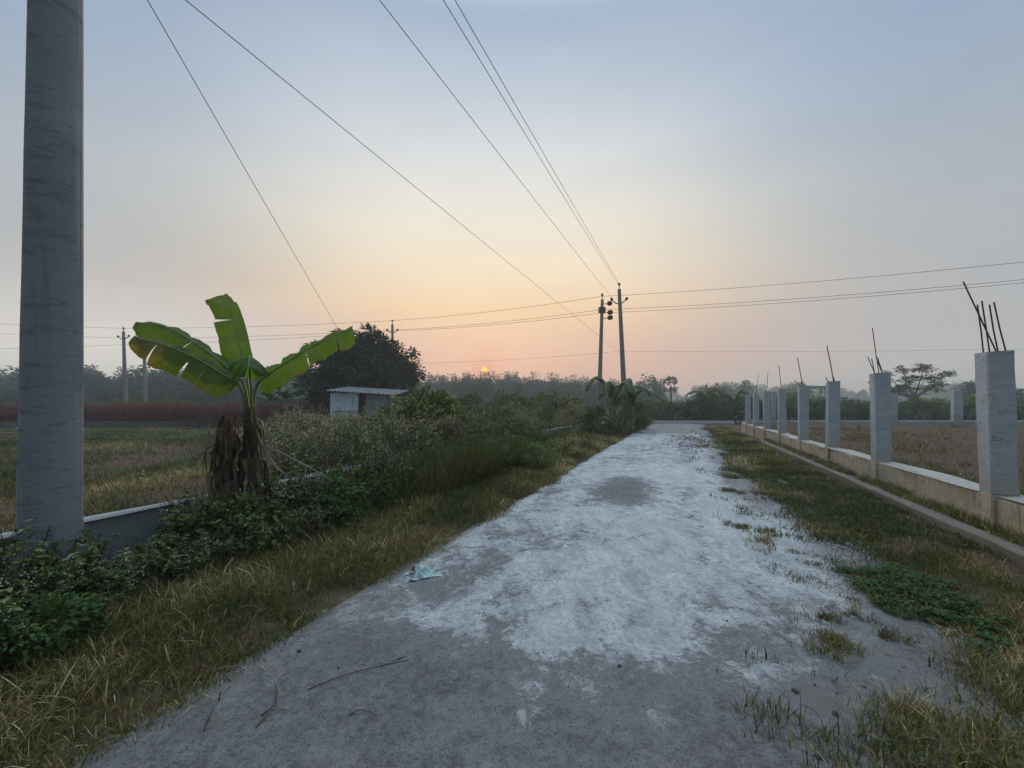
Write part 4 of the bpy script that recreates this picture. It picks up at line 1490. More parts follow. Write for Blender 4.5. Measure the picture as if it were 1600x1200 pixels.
def banana_leaf(path, sa, sb, wa, wb, tears_a=(), tears_b=(), mat='banana', parent=None, nt=44, curl=.25, seed=0, tipw=.35, name='leaf', rib=.011):
    pts = smooth_path(path, nt)
    r = random.Random(seed)
    V, Fq, al, ac = [], [], [], []

    def prof(t):
        return (min(1, (t / .16)) ** .6) * (1 - (max(0, t - .72) / .28) ** 2.2 * (1 - tipw))

    def pt(t):
        f = max(0, min(.9999, t)) * nt; k = int(f)
        return pts[k].lerp(pts[k + 1], f - k)

    def tangent(t):
        return (pt(min(1, t + .02)) - pt(max(0, t - .02))).normalized()

    nw = 6
    for side, w, tears, sgn in ((Vector(sa), wa, tears_a, 1), (Vector(sb), wb, tears_b, -1)):
        cuts = [0.0] + sorted(tears) + [1.0]
        for ci in range(len(cuts) - 1):
            t0, t1 = cuts[ci], cuts[ci + 1]
            m = max(2, int((t1 - t0) * nt))
            drop = r.uniform(-.10, .16) if len(cuts) > 2 else 0
            shr0 = r.uniform(.002, .010) if ci > 0 else 0
            shr1 = r.uniform(.002, .010) if ci < len(cuts) - 2 else 0
            short = r.uniform(.88, 1.0)
            o = len(V)
            for i in range(m + 1):
                for j in range(nw + 1):
                    f = j / nw
                    t = t0 + (t1 - t0) * i / m
                    te = t + shr0 * f * (1 - i / m) - shr1 * f * (i / m)
                    base = pt(te); tg = tangent(t)
                    s = (side - tg * side.dot(tg)).normalized()
                    nr = tg.cross(s).normalized()
                    if nr.z < 0: nr = -nr
                    ww = w * prof(t) * short
                    rip = .02 * math.sin(t * 34 + seed) * f + .012 * math.sin(t * 71 + seed * 2) * f * f
                    q = base + s * ww * f + nr * (rip + .05 * ww * math.sin(f * 2.2)) + Vector((0, 0, -1)) * (curl * ww * f * f * f + drop * ww * f * f)
                    q += tg * (.10 * ww * f)
                    V.append(q); al.append(t); ac.append(f)
            for i in range(m):
                for j in range(nw):
                    a = o + i * (nw + 1) + j
                    Fq.append((a, a + 1, a + nw + 2, a + nw + 1))
    me = np_mesh(name, [(np.array([tuple(v) for v in V]), np.array(Fq), 0, {'along': al, 'across': ac, 'rnd': [r.random() * .3 + .35 + .3 * math.sin(a_ * 40) for a_ in al]}, True)], M[mat])
    o = link_mesh(name, me, parent)
    mb = MB(); mb.tube(pts, [rib * (1.15 - .9 * i / nt) for i in range(nt + 1)], 6)
    mb.build('midrib', M['midrib'], o)
    return o


BY = 4.6
BX = P(389, 640, BY)
bp = empty('banana_plant', (BX.x, BY, 0), 'banana plant with five ragged green leaves and a shaggy dead-leaf trunk beside the wall', 'banana plant')


def B(px, py, Y): return P(px, py, Y) - Vector((BX.x, BY, 0))


crown = B(391, 640, BY)
Z = Vector((0, 0, 1))
banana_leaf([B(378, 594, 4.57), B(352, 571, 4.55), B(305, 536, 4.55), B(258, 511, 4.58), B(212, 503, 4.62)], (.1, -.35, -.9), (-.1, .75, .25), .21, .17,
            (.52,), (), 'banana', bp, seed=3)
banana_leaf([B(372, 600, 4.50), B(350, 586, 4.42), B(306, 560, 4.32), B(258, 540, 4.24), B(208, 527, 4.18)], (.12, -.25, -.95), (0, .8, .55), .22, .10,
            (.38, .52, .8), (), 'banana_old', bp, seed=5)
banana_leaf([B(386, 585, 4.68), B(379, 560, 4.72), B(369, 515, 4.80), B(357, 480, 4.86), B(341, 462, 4.90)], (-.85, -.35, -.1), (.75, .4, .0), .20, .12,
            (.24, .6, .86), (), 'banana', bp, seed=8, curl=.0, tipw=.7)
banana_leaf([B(404, 597, 4.58), B(421, 584, 4.55), B(455, 562, 4.50), B(502, 534, 4.47), B(551, 514, 4.44)], (.2, -.30, -.9), (-.3, .45, .62), .20, .12,
            (.62, .86), (.66,), 'banana', bp, seed=11, tipw=.8)
banana_leaf([B(391, 590, 4.52), B(390, 562, 4.46), B(390, 556, 4.36), B(389, 560, 4.2), B(388, 574, 4.02)], (-.8, 0, -.6), (.8, 0, -.6), .22, .22,
            (.55,), (.5,), 'banana', bp, seed=14, curl=.35)
for (a, b, c) in (((390, 640, 4.6), (384, 612, 4.58), (378, 594, 4.57)), ((388, 642, 4.58), (380, 618, 4.54), (372, 600, 4.50)), ((391, 640, 4.62), (388, 610, 4.66), (386, 585, 4.68)),
                  ((394, 640, 4.6), (398, 615, 4.6), (404, 597, 4.58)), ((393, 642, 4.57), (393, 615, 4.54), (391, 590, 4.52))):
    mb = MB(); mb.tube(smooth_path([B(*a) + Vector((0, 0, -.12)), B(*b), B(*c)], 8), [.021 - .0013 * i for i in range(9)], 8)
    mb.build('petiole', M['midrib'], bp)


def shaggy_trunk(name, base, top, r0, r1, seed, parent):
    mb = MB(); n = 22; k = 18
    rr = random.Random(seed)
    for i in range(n):
        for j in range(k):
            pass
    pts = [Vector(base).lerp(Vector(top), i / n) for i in range(n + 1)]
    vs, fs = [], []
    for i, p in enumerate(pts):
        t = i / n
        for j in range(k):
            a = 2 * math.pi * j / k
            r = (r0 + (r1 - r0) * t) * (1 + .32 * (vnoise(j * .8, t * 5, seed) - .5) + .10 * math.sin(a * 5 + t * 3))
            vs.append(p + Vector((r * math.cos(a), r * math.sin(a), .05 * (vnoise(j * 1.3, 3, seed) - .5))))
    for i in range(n):
        for j in range(k):
            a = i * k + j; b = i * k + (j + 1) % k
            fs.append((a, b, b + k, a + k))
    mb.add(vs, fs, 0, True); mb.add(vs[-k:], [tuple(range(k))])
    return mb.build(name, M['pstem'], parent)


shaggy_trunk('trunk', (.0, .02, -.05), crown + Vector((0, 0, .02)), .115, .065, 5, bp)
dead0 = B(349, 650, 4.5)
shaggy_trunk('dead_trunk', (dead0.x + .02, dead0.y, -.05), dead0 + Vector((0, 0, .0)), .125, .022, 9, bp)


def hang_strip(mb, pts, w, seed):
    """one dried strip of leaf, curled and frayed."""
    pts = smooth_path(pts, 12)
    r = random.Random(seed)
    a = r.uniform(0, 3.1)
    vs, fs = [], []
    for i, p in enumerate(pts):
        t = i / 12
        ww = w * (.35 + .65 * math.sin(math.pi * min(1, t * .9 + .1))) * (1 + r.uniform(-.3, .3))
        s = Vector((math.cos(a + t * 1.2), math.sin(a + t * 1.2), r.uniform(-.15, .15)))
        vs += [p - s * ww, p + Vector((0, 0, .01)) + s.cross(Z) * ww * .5, p + s * ww]
    for i in range(12):
        for j in range(2):
            q = i * 3 + j
            fs.append((q, q + 1, q + 4, q + 3))
    mb.add(vs, fs, 0, True)


rr = random.Random(4)
parts = []
for c0, cnt, rad in ((crown, 34, .085), (dead0, 40, .075)):
    for k in range(cnt):
        a = rr.uniform(0, 6.28); z0 = c0.z - rr.uniform(.0, .95)
        b = Vector((c0.x, c0.y, 0))
        o0 = b + Vector((math.cos(a) * rad, math.sin(a) * rad, z0))
        ln = rr.uniform(.2, .6)
        o1 = b + Vector((math.cos(a) * (rad + rr.uniform(.02, .12)), math.sin(a) * (rad + rr.uniform(.02, .10)), z0 - ln * .3 + rr.uniform(0, .1)))
        o2 = b + Vector((math.cos(a) * (rad + rr.uniform(.0, .13)), math.sin(a) * (rad + rr.uniform(.0, .10)), max(.02, z0 - ln)))
        mb = MB(); hang_strip(mb, [o0, o1, o2], rr.uniform(.006, .022), k)
        parts.append(mb)
V = []; Fq = []; rn = []
for mb in parts:
    o = len(V); V += mb.v; Fq += [tuple(i + o for i in f) for f in mb.f]; rn += [rr.random() ** .7] * len(mb.v)
link_mesh('dead_leaves', np_mesh('dead_leaves', [(np.array(V), np.array(Fq), 0, {'rnd': rn}, True)], M['dead_leaf']), bp)
# broad dry leaf sheaths wrapped round the two stumps
mid0 = (crown + dead0) / 2; mid0.z = 1.25
low0 = mid0 + Vector((.02, -.05, 0)); low0.z = .95
for c0, n_, zz0, rad in ((crown, 24, .15, .085), (dead0, 28, .0, .10), (mid0, 20, .0, .13), (low0, 22, 0, .20)):
    for k in range(n_):
        a = rr.uniform(0, 6.28); z1 = c0.z * (1 - .8 * rr.random()) + .02; ln = rr.uniform(.25, .6)
        b = Vector((c0.x, c0.y, 0)); o = Vector((math.cos(a), math.sin(a), 0)); sd = Vector((-math.sin(a), math.cos(a), 0))
        mb = MB(); vs, fs = [], []
        w0 = rr.uniform(.016, .05)
        for i in range(8):
            t = i / 7
            ctr = b + o * (rad * (1.12 - .55 * max(0, (z1 - ln * t) / c0.z) + .25 * rr.random() * t) + .03 * t * t) + Vector((0, 0, z1 - ln * t)) + sd * (.03 * math.sin(t * 3 + k))
            ww = w0 * (.5 + .6 * math.sin(math.pi * (.15 + .8 * t))) * (1 + rr.uniform(-.15, .15))
            vs += [ctr - sd * ww - o * .022, ctr - sd * ww * .4 + o * .008, ctr + sd * ww * .4 + o * .008, ctr + sd * ww - o * .022]
        for i in range(7):
            for j in range(3):
                q = i * 4 + j; fs.append((q, q + 1, q + 5, q + 4))
        me_ = np_mesh('dead_sheath', [(np.array([tuple(q) for q in vs]), np.array(fs), 0, {'rnd': [rr.random() ** .9] * len(vs)}, True)], M['dead_leaf'])
        link_mesh('dead_sheath', me_, bp)
# long fallen stalks
for pts, w, rnv in (([B(398, 668, 4.55), B(412, 700, 4.45), B(430, 728, 4.35), B(448, 742, 4.3)], .022, .95),
                    ([B(396, 690, 4.5), B(440, 708, 4.4), B(478, 728, 4.35), B(520, 752, 4.4)], .016, .7),
                    ([B(385, 655, 4.5), B(372, 648, 4.4), B(362, 668, 4.35), B(366, 700, 4.35)], .014, .5),
                    ([B(345, 655, 4.5), B(338, 690, 4.4), B(334, 730, 4.35), B(336, 760, 4.3)], .03, .3)):
    mb = MB(); hang_strip(mb, pts, w, int(w * 1000)); mb.tube(smooth_path(pts, 12), [w * .7 * (1 - .05 * i) for i in range(13)], 6)
    me_ = np_mesh('dead_stalk', [(np.array(mb.v), np.array([f for f in mb.f if len(f) == 4]), 0, {'rnd': [rnv] * len(mb.v)}, True)], M['dead_leaf'])
    link_mesh('dead_stalk', me_, bp)


def small_banana(loc, h, nl, label, seed, spread=1.0, aim=None):
    t = empty('banana_plant', loc, label, 'banana plant')
    r = random.Random(seed)
    mb = MB(); mb.tube([(0, 0, -.05), (.02, 0, h * .5), (0, 0, h * .62)], [.11, .08, .05], 8); mb.build('trunk', M['pstem'], t)
    for k in range(nl):
        a = (k / nl * 6.28 + r.uniform(-.4, .4)) if aim is None else aim[k % len(aim)]
        o = Vector((math.cos(a), math.sin(a), 0))
        L = h * r.uniform(.55, .8) * spread
        upk = r.uniform(.5, 1.0) if h > 2.6 else r.uniform(.9, 1.7)
        p0 = Vector((0, 0, h * .6)); p1 = p0 + o * L * .15 + Z * L * .35 * upk; p2 = p0 + o * L * .55 + Z * L * .62 * upk; p3 = p0 + o * L * .9 + Z * L * (.55 * upk); p4 = p0 + o * L * 1.1 + Z * L * .35 * upk
        sd = o.cross(Z)
        banana_leaf([p0, p1, p2, p3, p4], sd + Z * -.35, -sd + Z * -.35, L * .115, L * .115, tuple(sorted(r.uniform(.2, .9) for _ in range(4))), tuple(sorted(r.uniform(.2, .9) for _ in range(4))),
                    'banana_far', t, nt=16, seed=seed + k, curl=.4, rib=.016)
    return t


for i, (px, top, Y, h, lab) in enumerate(((447, 590, 33, 3.6, 'banana plant left of the round tree, behind the lean-to roof'),
                                          (470, 588, 35, 3.8, 'banana plant against the left side of the round tree'),
                                          (425, 598, 35, 3.0, 'banana plant in the grove seen under the right banana leaf'),
                                          (492, 600, 32, 2.8, 'low banana plant behind the tin shed, under the round tree'),
                                          (960, 600, 21.6, 2.4, 'banana plant with stiff slanting leaves at the foot of the pole pair'),
                                          (985, 606, 23.2, 2.3, 'banana plant with drooping leaves just right of the leaning pole foot'),
                                          (1110, 604, 41.0, 3.2, 'banana plant rising out of the broad light green bush'),
                                          (1148, 615, 41.2, 2.6, 'small banana plant right of the broad light green bush'))):
    small_banana(((px - 800) / FPX * Y, Y, 0), h, 7, lab, 40 + i * 9)


# bare flower stalks sticking up beside the poles
st = Kind([make_weed('dry_stalk', 2.6, 3, M['leaf_pale'], M['seed'], 'x', 'weed', None, leafL=.08, spread=.5, nfl=16, flr=.02, per_stem=8)])
for (px, top, Y, lab) in ((943, 575, 20.5, 'tall dry stalk with forked tips in front of the pole pair'), (905, 584, 20.5, 'tall dry stalk leaning left of the pole pair'),
                          (957, 588, 20.8, 'shorter dry stalk between the two poles of the pair'), (660, 612, 14, 'tall seeding stalk right of the tin shed'),
                          (505, 640, 11, 'tall seeding stalk in front of the lean-to roof'), (478, 645, 10, 'tall seeding stalk left of the lean-to roof')):
    z = CH + (HZ - top) / FPX * Y
    st.put(((px - 800) / FPX * Y, Y, 0), (.8, .8, z / 2.6), lab)
st.finish()

# ------------------------------------------------------------------ shed
def corrugated(mb, o, ux, uy, nx=40, amp=.012, per=.09, mi=0):
    ux, uy = Vector(ux), Vector(uy)
    n = ux.cross(uy).normalized()
    L = ux.length
    vs, fs = [], []
    nx = max(6, int(L / per * 4))
    for i in range(nx + 1):
        d = n * amp * math.sin(i / nx * L / per * 2 * math.pi)
        vs += [Vector(o) + ux * (i / nx) + d, Vector(o) + ux * (i / nx) + uy + d]
    for i in range(nx):
        fs.append((2 * i, 2 * i + 2, 2 * i + 3, 2 * i + 1))
    # thin sheet: back side too
    vs2 = [v - n * .006 for v in vs]
    mb.add(vs, fs, mi); mb.add(vs2, [f[::-1] for f in fs], mi)


def shed():
    Y = 23.0
    k = Y / FPX
    o = P(516, 668, Y); o.z = 0
    t = empty('tin_shed', o, 'small shed of pale blue corrugated tin with a sloping roof among the weeds', 'shed')
    zt = CH + (HZ - 611) * k
    W1, W2, W3 = (557 - 516) * k, (571 - 557) * k, (614 - 571) * k
    D = 2.6
    mb = MB(); corrugated(mb, (0, 0, 0), (W1 + .1, 0, 0), (0, 0, zt - .12), amp=.03, per=.24); mb.build('front_panel', M['tin'], t)
    mb = MB(); mb.box((W1 * .55, -.03, 1.22), (W1 * .9, .03, .05)); mb.build('rail', M['wood'], t)
    mb = MB(); corrugated(mb, (W1 - .16, -.10, .0), (.24, .07, 0), (.05, 0, zt - .30)); mb.build('bent_sheet', M['tin'], t)
    mb = MB(); corrugated(mb, (W1 + W2, 0, 0), (W3, 0, 0), (0, 0, zt - .25), amp=.03, per=.24); mb.build('side_panel', M['tin_dull'], t)
    mb = MB(); corrugated(mb, (0, D, 0), (0, -D, 0), (0, 0, zt)); corrugated(mb, (W1 + W2 + W3, 0, 0), (0, D, 0), (0, 0, zt - .3)); corrugated(mb, (W1 + W2 + W3, D, 0), (-(W1 + W2 + W3), 0, 0), (0, 0, zt - .05))
    mb.build('side_walls', M['tin_dull'], t)
    mb = MB(); mb.box(((W1 + W2 / 2 + .1), .35, zt * .45), (W2 + .5, .05, zt * .88)); mb.build('gap_shade_board', M['gap_shade'], t)  # added dark board, paints the shade seen through the open gap
    for x in (-.04, W1 + .10, W1 + W2 + .03, W1 + W2 + W3):
        mb = MB(); mb.box((x, .06, zt * .5 - .1), (.07, .07, zt - .14)); mb.build('post', M['wood'], t)
    mb = MB(); corrugated(mb, (-.15, -.35, zt + .02), (W1 + W2 + W3 + .45, 0, -.26), (0, D + .7, .38), amp=.03, per=.26); mb.build('roof', M['tin_grey'], t)
    L = (516 - 470) * k
    mb = MB(); n_ = 26; vs, fs = [], []
    for i in range(n_ + 1):
        q = i / n_; wv_ = .015 * math.sin(q * 60)
        f_ = Vector((-L + (L - .03) * q, -.1, zt - .52 + .46 * q + wv_)); b_ = Vector((-L + (L - .03) * q, D * .8, zt - .55 - .08 * q + wv_))
        vs += [f_, b_, f_ - Vector((0, 0, .008)), b_ - Vector((0, 0, .008))]
    for i in range(n_):
        q = 4 * i
        fs += [(q, q + 4, q + 5, q + 1), (q + 2, q + 3, q + 7, q + 6)]
    mb.add(vs, fs); mb.build('lean_to_roof', M['tin_grey'], t)
    for y in (0.05, D * .7):
        mb = MB(); mb.box((-L + .15, y, (zt - .66) / 2), (.07, .07, zt - .68)); mb.build('post', M['wood'], t)
    # darker back compartment to the right, tin over timber
    mb = MB(); corrugated(mb, (W1 + W2 + W3 + .1, .5, zt - .38), ((664 - 614) * k, 0, -.1), (0, D, .05), amp=.015); mb.build('annex_roof', M['tin_grey'], t)
    mb = MB(); corrugated(mb, (W1 + W2 + W3 + .6, .7, 0), ((650 - 614) * k - .5, 0, 0), (0, 0, zt - .55)); mb.build('annex_panel', M['tin_dull'], t)
    return t


shed()


# concrete frame far right
def frame():
    Y = 47
    c = P(1277, 604, Y)
    t = empty('concrete_frame', (c.x, Y, 0), 'pale unfinished concrete frame seen between the third and fourth pillars', 'frame')
    k = Y / FPX
    mb = MB(); mb.box((0, 0, c.z - .1), (34 * k, .3, .36)); mb.build('beam', M['pillar'], t)
    for s in (-1, 1):
        mb = MB(); mb.box((s * 14 * k, 0, (c.z - .3) / 2), (.3, .28, c.z - .32)); mb.build('post', M['pillar'], t)
    mb = MB(); mb.tube([(6 * k, 0, c.z - .3), (-1 * k, 0, .4)], .16, 6); mb.build('brace', M['pillar'], t)


frame()


# motorcycle
def motorcycle():
    b = G(1164, 662.5)
    t = empty('motorcycle', (b.x, b.y, .02), 'black motorcycle parked at the lane corner beside the farthest roadside pillar', 'motorcycle', rz=.12)
    R = .30
    for x in (-.64, .64):
        mb = MB(); pts = [(x + R * math.cos(a), 0, R + R * math.sin(a)) for a in np.linspace(0, 2 * math.pi, 21)]
        mb.tube(pts, .05, 8, cap=False); w = mb.build('wheel', M['rubber'], t)
        mb = MB()
        for k in range(6):
            a = k * math.pi / 6
            mb.tube([(x - .26 * math.cos(a), 0, R - .26 * math.sin(a)), (x + .26 * math.cos(a), 0, R + .26 * math.sin(a))], .009, 4)
        mb.tube([(x, -.06, R), (x, .06, R)], .05, 8)
        mb.tube([(x + .24 * math.cos(a), 0, R + .24 * math.sin(a)) for a in np.linspace(0, 2 * math.pi, 17)], .016, 5, cap=False)
        mb.build('rim', M['steel'], w)
        mb = MB(); vs, fs = [], []
        arc = np.linspace(.35, 2.6, 9) if x < 0 else np.linspace(.3, 2.4, 9)
        for a in arc:
            for dy in (-.07, .07): vs.append((x + (R + .08) * math.cos(a), dy, R + (R + .08) * math.sin(a)))
        for i in range(8): fs.append((2 * i, 2 * i + 1, 2 * i + 3, 2 * i + 2))
        mb.add(vs, fs, 0, True); mb.build('mudguard', M['black'], t)
    mb = MB()
    for s in (-.07, .07): mb.tube([(-.64, s, R), (-.42, s, .92)], .022, 6)
    mb.build('fork', M['black'], t)
    mb = MB(); mb.tube([(-.40, 0, .88), (-.1, 0, .62), (.1, 0, .36), (.62, 0, R)], .03, 6); mb.tube([(-.3, 0, .8), (.1, 0, .74), (.72, 0, .80)], .025, 6); mb.tube([(.3, 0, .76), (.1, 0, .36)], .025, 6)
    mb.build('frame', M['black'], t)
    mb = MB(); mb.tube([(-.34, 0, .86), (-.22, 0, .92), (-.02, 0, .90), (.12, 0, .80)], [.06, .13, .13, .07], 10); mb.build('fuel_tank', M['black'], t)
    mb = MB(); mb.tube([(.06, 0, .82), (.25, 0, .82), (.55, 0, .86), (.78, 0, .90)], [.09, .12, .12, .07], 10); mb.build('seat', M['rubber'], t)
    mb = MB(); mb.box((-.05, 0, .42), (.34, .24, .30)); mb.tube([(-.08, 0, .5), (-.18, 0, .72)], [.1, .09], 10); mb.build('engine', M['steel'], t)
    mb = MB(); mb.tube([(-.2, -.12, .34), (.1, -.15, .24), (.75, -.16, .34)], [.025, .035, .05], 8); mb.build('exhaust', M['chrome'], t)
    mb = MB(); mb.tube([(-.30, -.36, 1.02), (-.38, -.22, 1.06), (-.42, 0, .98), (-.38, .22, 1.06), (-.30, .36, 1.02)], .016, 6); mb.build('handlebar', M['black'], t)
    mb = MB(); mb.tube([(-.42, 0, .88), (-.50, 0, .88), (-.57, 0, .88)], [.06, .10, .09], 10); mb.build('headlight', M['black'], t)
    for s in (-.3, .3):
        mb = MB(); mb.tube([(-.34, s, 1.04), (-.36, s, 1.2)], .008, 4); mb.box((-.36, s * 1.1, 1.22), (.02, .11, .07)); mb.build('mirror', M['black'], t)
    mb = MB(); mb.box((.86, 0, .72), (.05, .12, .07)); mb.build('tail_light', M['stem_red'], t)


motorcycle()

# ------------------------------------------------------------------ grass (stuff)
def scatter_uv(n, u0, u1, v0, v1, dens):
    u = rng.uniform(u0, u1, n); v = rng.uniform(v0, v1, n)
    k = rng.random(n) < dens(u, v)
    u, v = u[k], v[k]
    x = u * SA + v * CA; y = u * CA - v * SA
    f = (y > .9) & (np.abs(x) < 1.45 * y + .8)
    return u[f], v[f], x[f], y[f]


def grass_obj(name, chunks, label):
    parts = [(c[0], c[1], 0, c[2]) for c in chunks]
    o = link_mesh(name, np_mesh(name, parts, M['grass']))
    return tag(o, label, 'grass', kind='stuff')


def bold(chunk_fn, n, u0, u1, hs, ws, dry, seed):
    V, Fc, A = chunk_fn(n, u0, u1, hs, ws)
    r = A['rnd'].reshape(-1, 7)
    A['rnd'] = np.clip(r * .35 + rng.choice(dry, len(r))[:, None], 0, 1).ravel()
    return V, Fc, A


def left_grass(n, u0, u1, hs, ws):
    def dens(u, v):
        e = ROAD_L + .02 + (fbm(u * 1.3, v * 0, 51) - .5) * .75 + (fbm(u * 5, v * 0, 55) - .5) * .25
        d = sstep(.06, -.16, v - e)
        return d * (.45 + .55 * sstep(.3, .6, fbm(u * 2.2, v * 2.2, 52)))
    u, v, x, y = scatter_uv(n, u0, u1, -4.98, ROAD_L + .35, dens)
    q = (v - ROAD_L) / -2.5
    nz = fbm(u * 1.1, v * 1.1, 53)
    h = hs * (.5 + .9 * q + .5 * (nz - .5)) * rng.uniform(.5, 1.3, len(u))
    pos = np.stack([x, y, gz(x, y) - .005], 1)
    dry = np.clip(.55 - .42 * q + (nz - .5) * 1.4 + rng.normal(0, .22, len(u)), 0, 1)
    return blades(pos, h, ws * rng.uniform(.6, 1.4, len(u)), rng.normal(.25, .35, len(u)), np.abs(rng.normal(.45, .35, len(u))), dry)


def right_grass(n, u0, u1, hs, ws):
    def dens(u, v):
        e = verge_edge(u) + .04 + (fbm(u * 1.3, v * 1.0, 61) - .5) * .75
        d = sstep(-.12, .25, v - e)
        d = np.maximum(d, .35 * (fbm(u * 2.3, v * 2.3, 63) > .63) * sstep(-1.0, -.3, v - e))
        return d * (.2 + .8 * sstep(.32, .6, fbm(u * 2.4, v * 2.4, 62)))
    u, v, x, y = scatter_uv(n, u0, u1, .2, 3.06, dens)
    nz = fbm(u * 1.3, v * 1.3, 64)
    h = hs * (.55 + .9 * (nz - .2)) * rng.uniform(.5, 1.35, len(u))
    h = h * (1 + .45 * sstep(3.4, 2.2, u))
    pos = np.stack([x, y, np.maximum(gz(x, y), np.where(v < 2.4, road_z(x, y) - .004, -1))], 1)
    dry = np.clip(.31 + (nz - .5) * 1.6 + rng.normal(0, .22, len(u)) + .10 * sstep(3.2, 2.4, u), 0, 1)
    return blades(pos, h, ws * rng.uniform(.6, 1.4, len(u)), rng.normal(.2, .35, len(u)), np.abs(rng.normal(.4, .35, len(u))), dry)


grass_obj('verge_grass', [left_grass(90000, -.8, 4.5, .15, .0042), left_grass(60000, 4.5, 10, .20, .007), left_grass(36000, 10, 24, .30, .016),
                         bold(left_grass, 9000, -.8, 4.5, .20, .0085, (.0, .05, .35, .55, .7), 1), bold(left_grass, 7000, 4.5, 11, .24, .015, (.0, .05, .35, .55, .65), 2)],
          'rough brown and green grass on the left verge')
grass_obj('verge_grass', [right_grass(90000, .2, 5.5, .08, .0042), right_grass(60000, 5.5, 12, .095, .007), right_grass(46000, 12, 31, .15, .016),
                         bold(right_grass, 9000, .2, 5.5, .09, .0085, (.0, .1, .2, .4, .6), 3), bold(right_grass, 8000, 5.5, 13, .10, .016, (.0, .05, .2, .4, .5), 4)],
          'short brown and green grass on the right verge before the kerb')


def tall_grass():
    n = 9000
    u = rng.normal(7.6, 1.3, n); v = rng.uniform(-4.9, -3.6, n)
    x = u * SA + v * CA; y = u * CA - v * SA
    pos = np.stack([x, y, gz(x, y)], 1)
    return blades(pos, rng.uniform(.5, 1.05, n), rng.uniform(.006, .012, n), rng.normal(.12, .2, n), np.abs(rng.normal(.3, .25, n)), np.clip(rng.normal(.28, .2, n), 0, 1))


grass_obj('tall_grass', [tall_grass()], 'tall dark green grass by the left wall in the middle of the verge')


def field_grass():
    n = 120000
    a = rng.uniform(0, 1, n); Y = 4.2 + 24 * a ** 1.6
    X = rng.uniform(-1.5, .05, n) * Y
    u, v = uv_of(X, Y)
    k = (v < -5.25) & (rng.random(n) < .15 + .85 * sstep(.35, .6, fbm(X * .5, Y * .7, 71))) & (((X + 4.9) / 1.8) ** 2 + ((Y - 6.6) / .8) ** 2 > rng.uniform(.2, 1.6, n))
    X, Y = X[k], Y[k]
    n = len(X)
    pos = np.stack([X, Y, gz(X, Y)], 1)
    nz = fbm(X * .4, Y * .4, 72)
    return blades(pos, rng.uniform(.05, .17, n) * (1 + .3 * (nz - .5)), .004 + .0011 * Y, rng.normal(.3, .4, n), np.abs(rng.normal(.4, .3, n)), np.clip(.30 + (nz - .5) * 1.5 + rng.normal(0, .2, n), 0, .95))


grass_obj('field_grass', [field_grass()], 'thin green and brown grass over the left field')


def plot_grass():
    n = 60000
    u = rng.uniform(3, 26, n); v = 3.7 + 12 * rng.random(n) ** 2.2
    d = .05 + .95 * sstep(.5, .68, fbm(u * .5, v * .5, 81)) * sstep(12, 4, v) + .5 * sstep(4.4, 3.8, v)
    k = rng.random(n) < d
    u, v = u[k], v[k]
    x = u * SA + v * CA; y = u * CA - v * SA
    pos = np.stack([x, y, np.full(len(x), PLOT_Z + .01)], 1)
    n = len(x)
    return blades(pos, rng.uniform(.04, .15, n), .005 + .0006 * y, rng.normal(.3, .4, n), np.abs(rng.normal(.4, .3, n)), np.clip(rng.normal(.42, .25, n), 0, 1))


def ledge_grass():
    n = 26000
    u = rng.uniform(2, 19, n); v = rng.uniform(3.2, 3.43, n)
    k = rng.random(n) < sstep(.36, .60, fbm(u * 1.3, v * 2, 91))
    u, v = u[k], v[k]
    x = u * SA + v * CA; y = u * CA - v * SA
    n = len(x)
    pos = np.stack([x, y, np.full(n, .115)], 1)
    return blades(pos, rng.uniform(.04, .18, n), .003 + .0008 * y, rng.normal(.3, .3, n), np.abs(rng.normal(.4, .3, n)), np.clip(rng.normal(.5, .25, n), 0, 1))


grass_obj('plot_grass', [plot_grass()], 'sparse grass on the brown plot behind the pillars')
grass_obj('ledge_grass', [ledge_grass()], 'weedy grass on the ledge between kerb and cream wall')


# red weeds band (stuff)
def red_band():
    n = 5200
    X = rng.uniform(-1.5, -.44, n); Y = rng.uniform(27.5, 35, n); X = X * Y
    h = (1.75 + .5 * (fbm(X * .3, Y * .3, 95) - .5)) * rng.uniform(.7, 1.1, n)
    pos = np.stack([X, Y, 0 * X], 1)
    c1 = blades(pos, h, np.full(n, .045), rng.normal(0, .05, n), np.abs(rng.normal(.05, .05, n)), np.clip(rng.normal(.35, .25, n), 0, 1))
    k = 14
    idx = np.repeat(np.arange(n), k)
    t = rng.uniform(.15, 1.0, len(idx))
    lp = pos[idx] + np.stack([rng.normal(0, .08, len(idx)), rng.normal(0, .08, len(idx)), h[idx] * t], 1)
    dd = np.stack([rng.normal(0, 1, len(idx)), rng.normal(0, 1, len(idx)), rng.normal(.2, .6, len(idx))], 1)
    rn = np.clip(.15 + .5 * t ** 3 + rng.normal(0, .22, len(idx)) + .35 * (t > .88), 0, 1)
    c2 = leaves(lp, dd, nrm(rng.normal(0, 1, (len(idx), 3))), .16, .05, rn)
    o = link_mesh('red_weeds', np_mesh('red_weeds', [(c1[0], c1[1], 0, c1[2]), (c2[0], c2[1], 0, c2[2])], M['leaf_red']))
    tag(o, 'dense band of dark red dry weeds at the back of the left field', 'weeds', kind='stuff')


red_band()


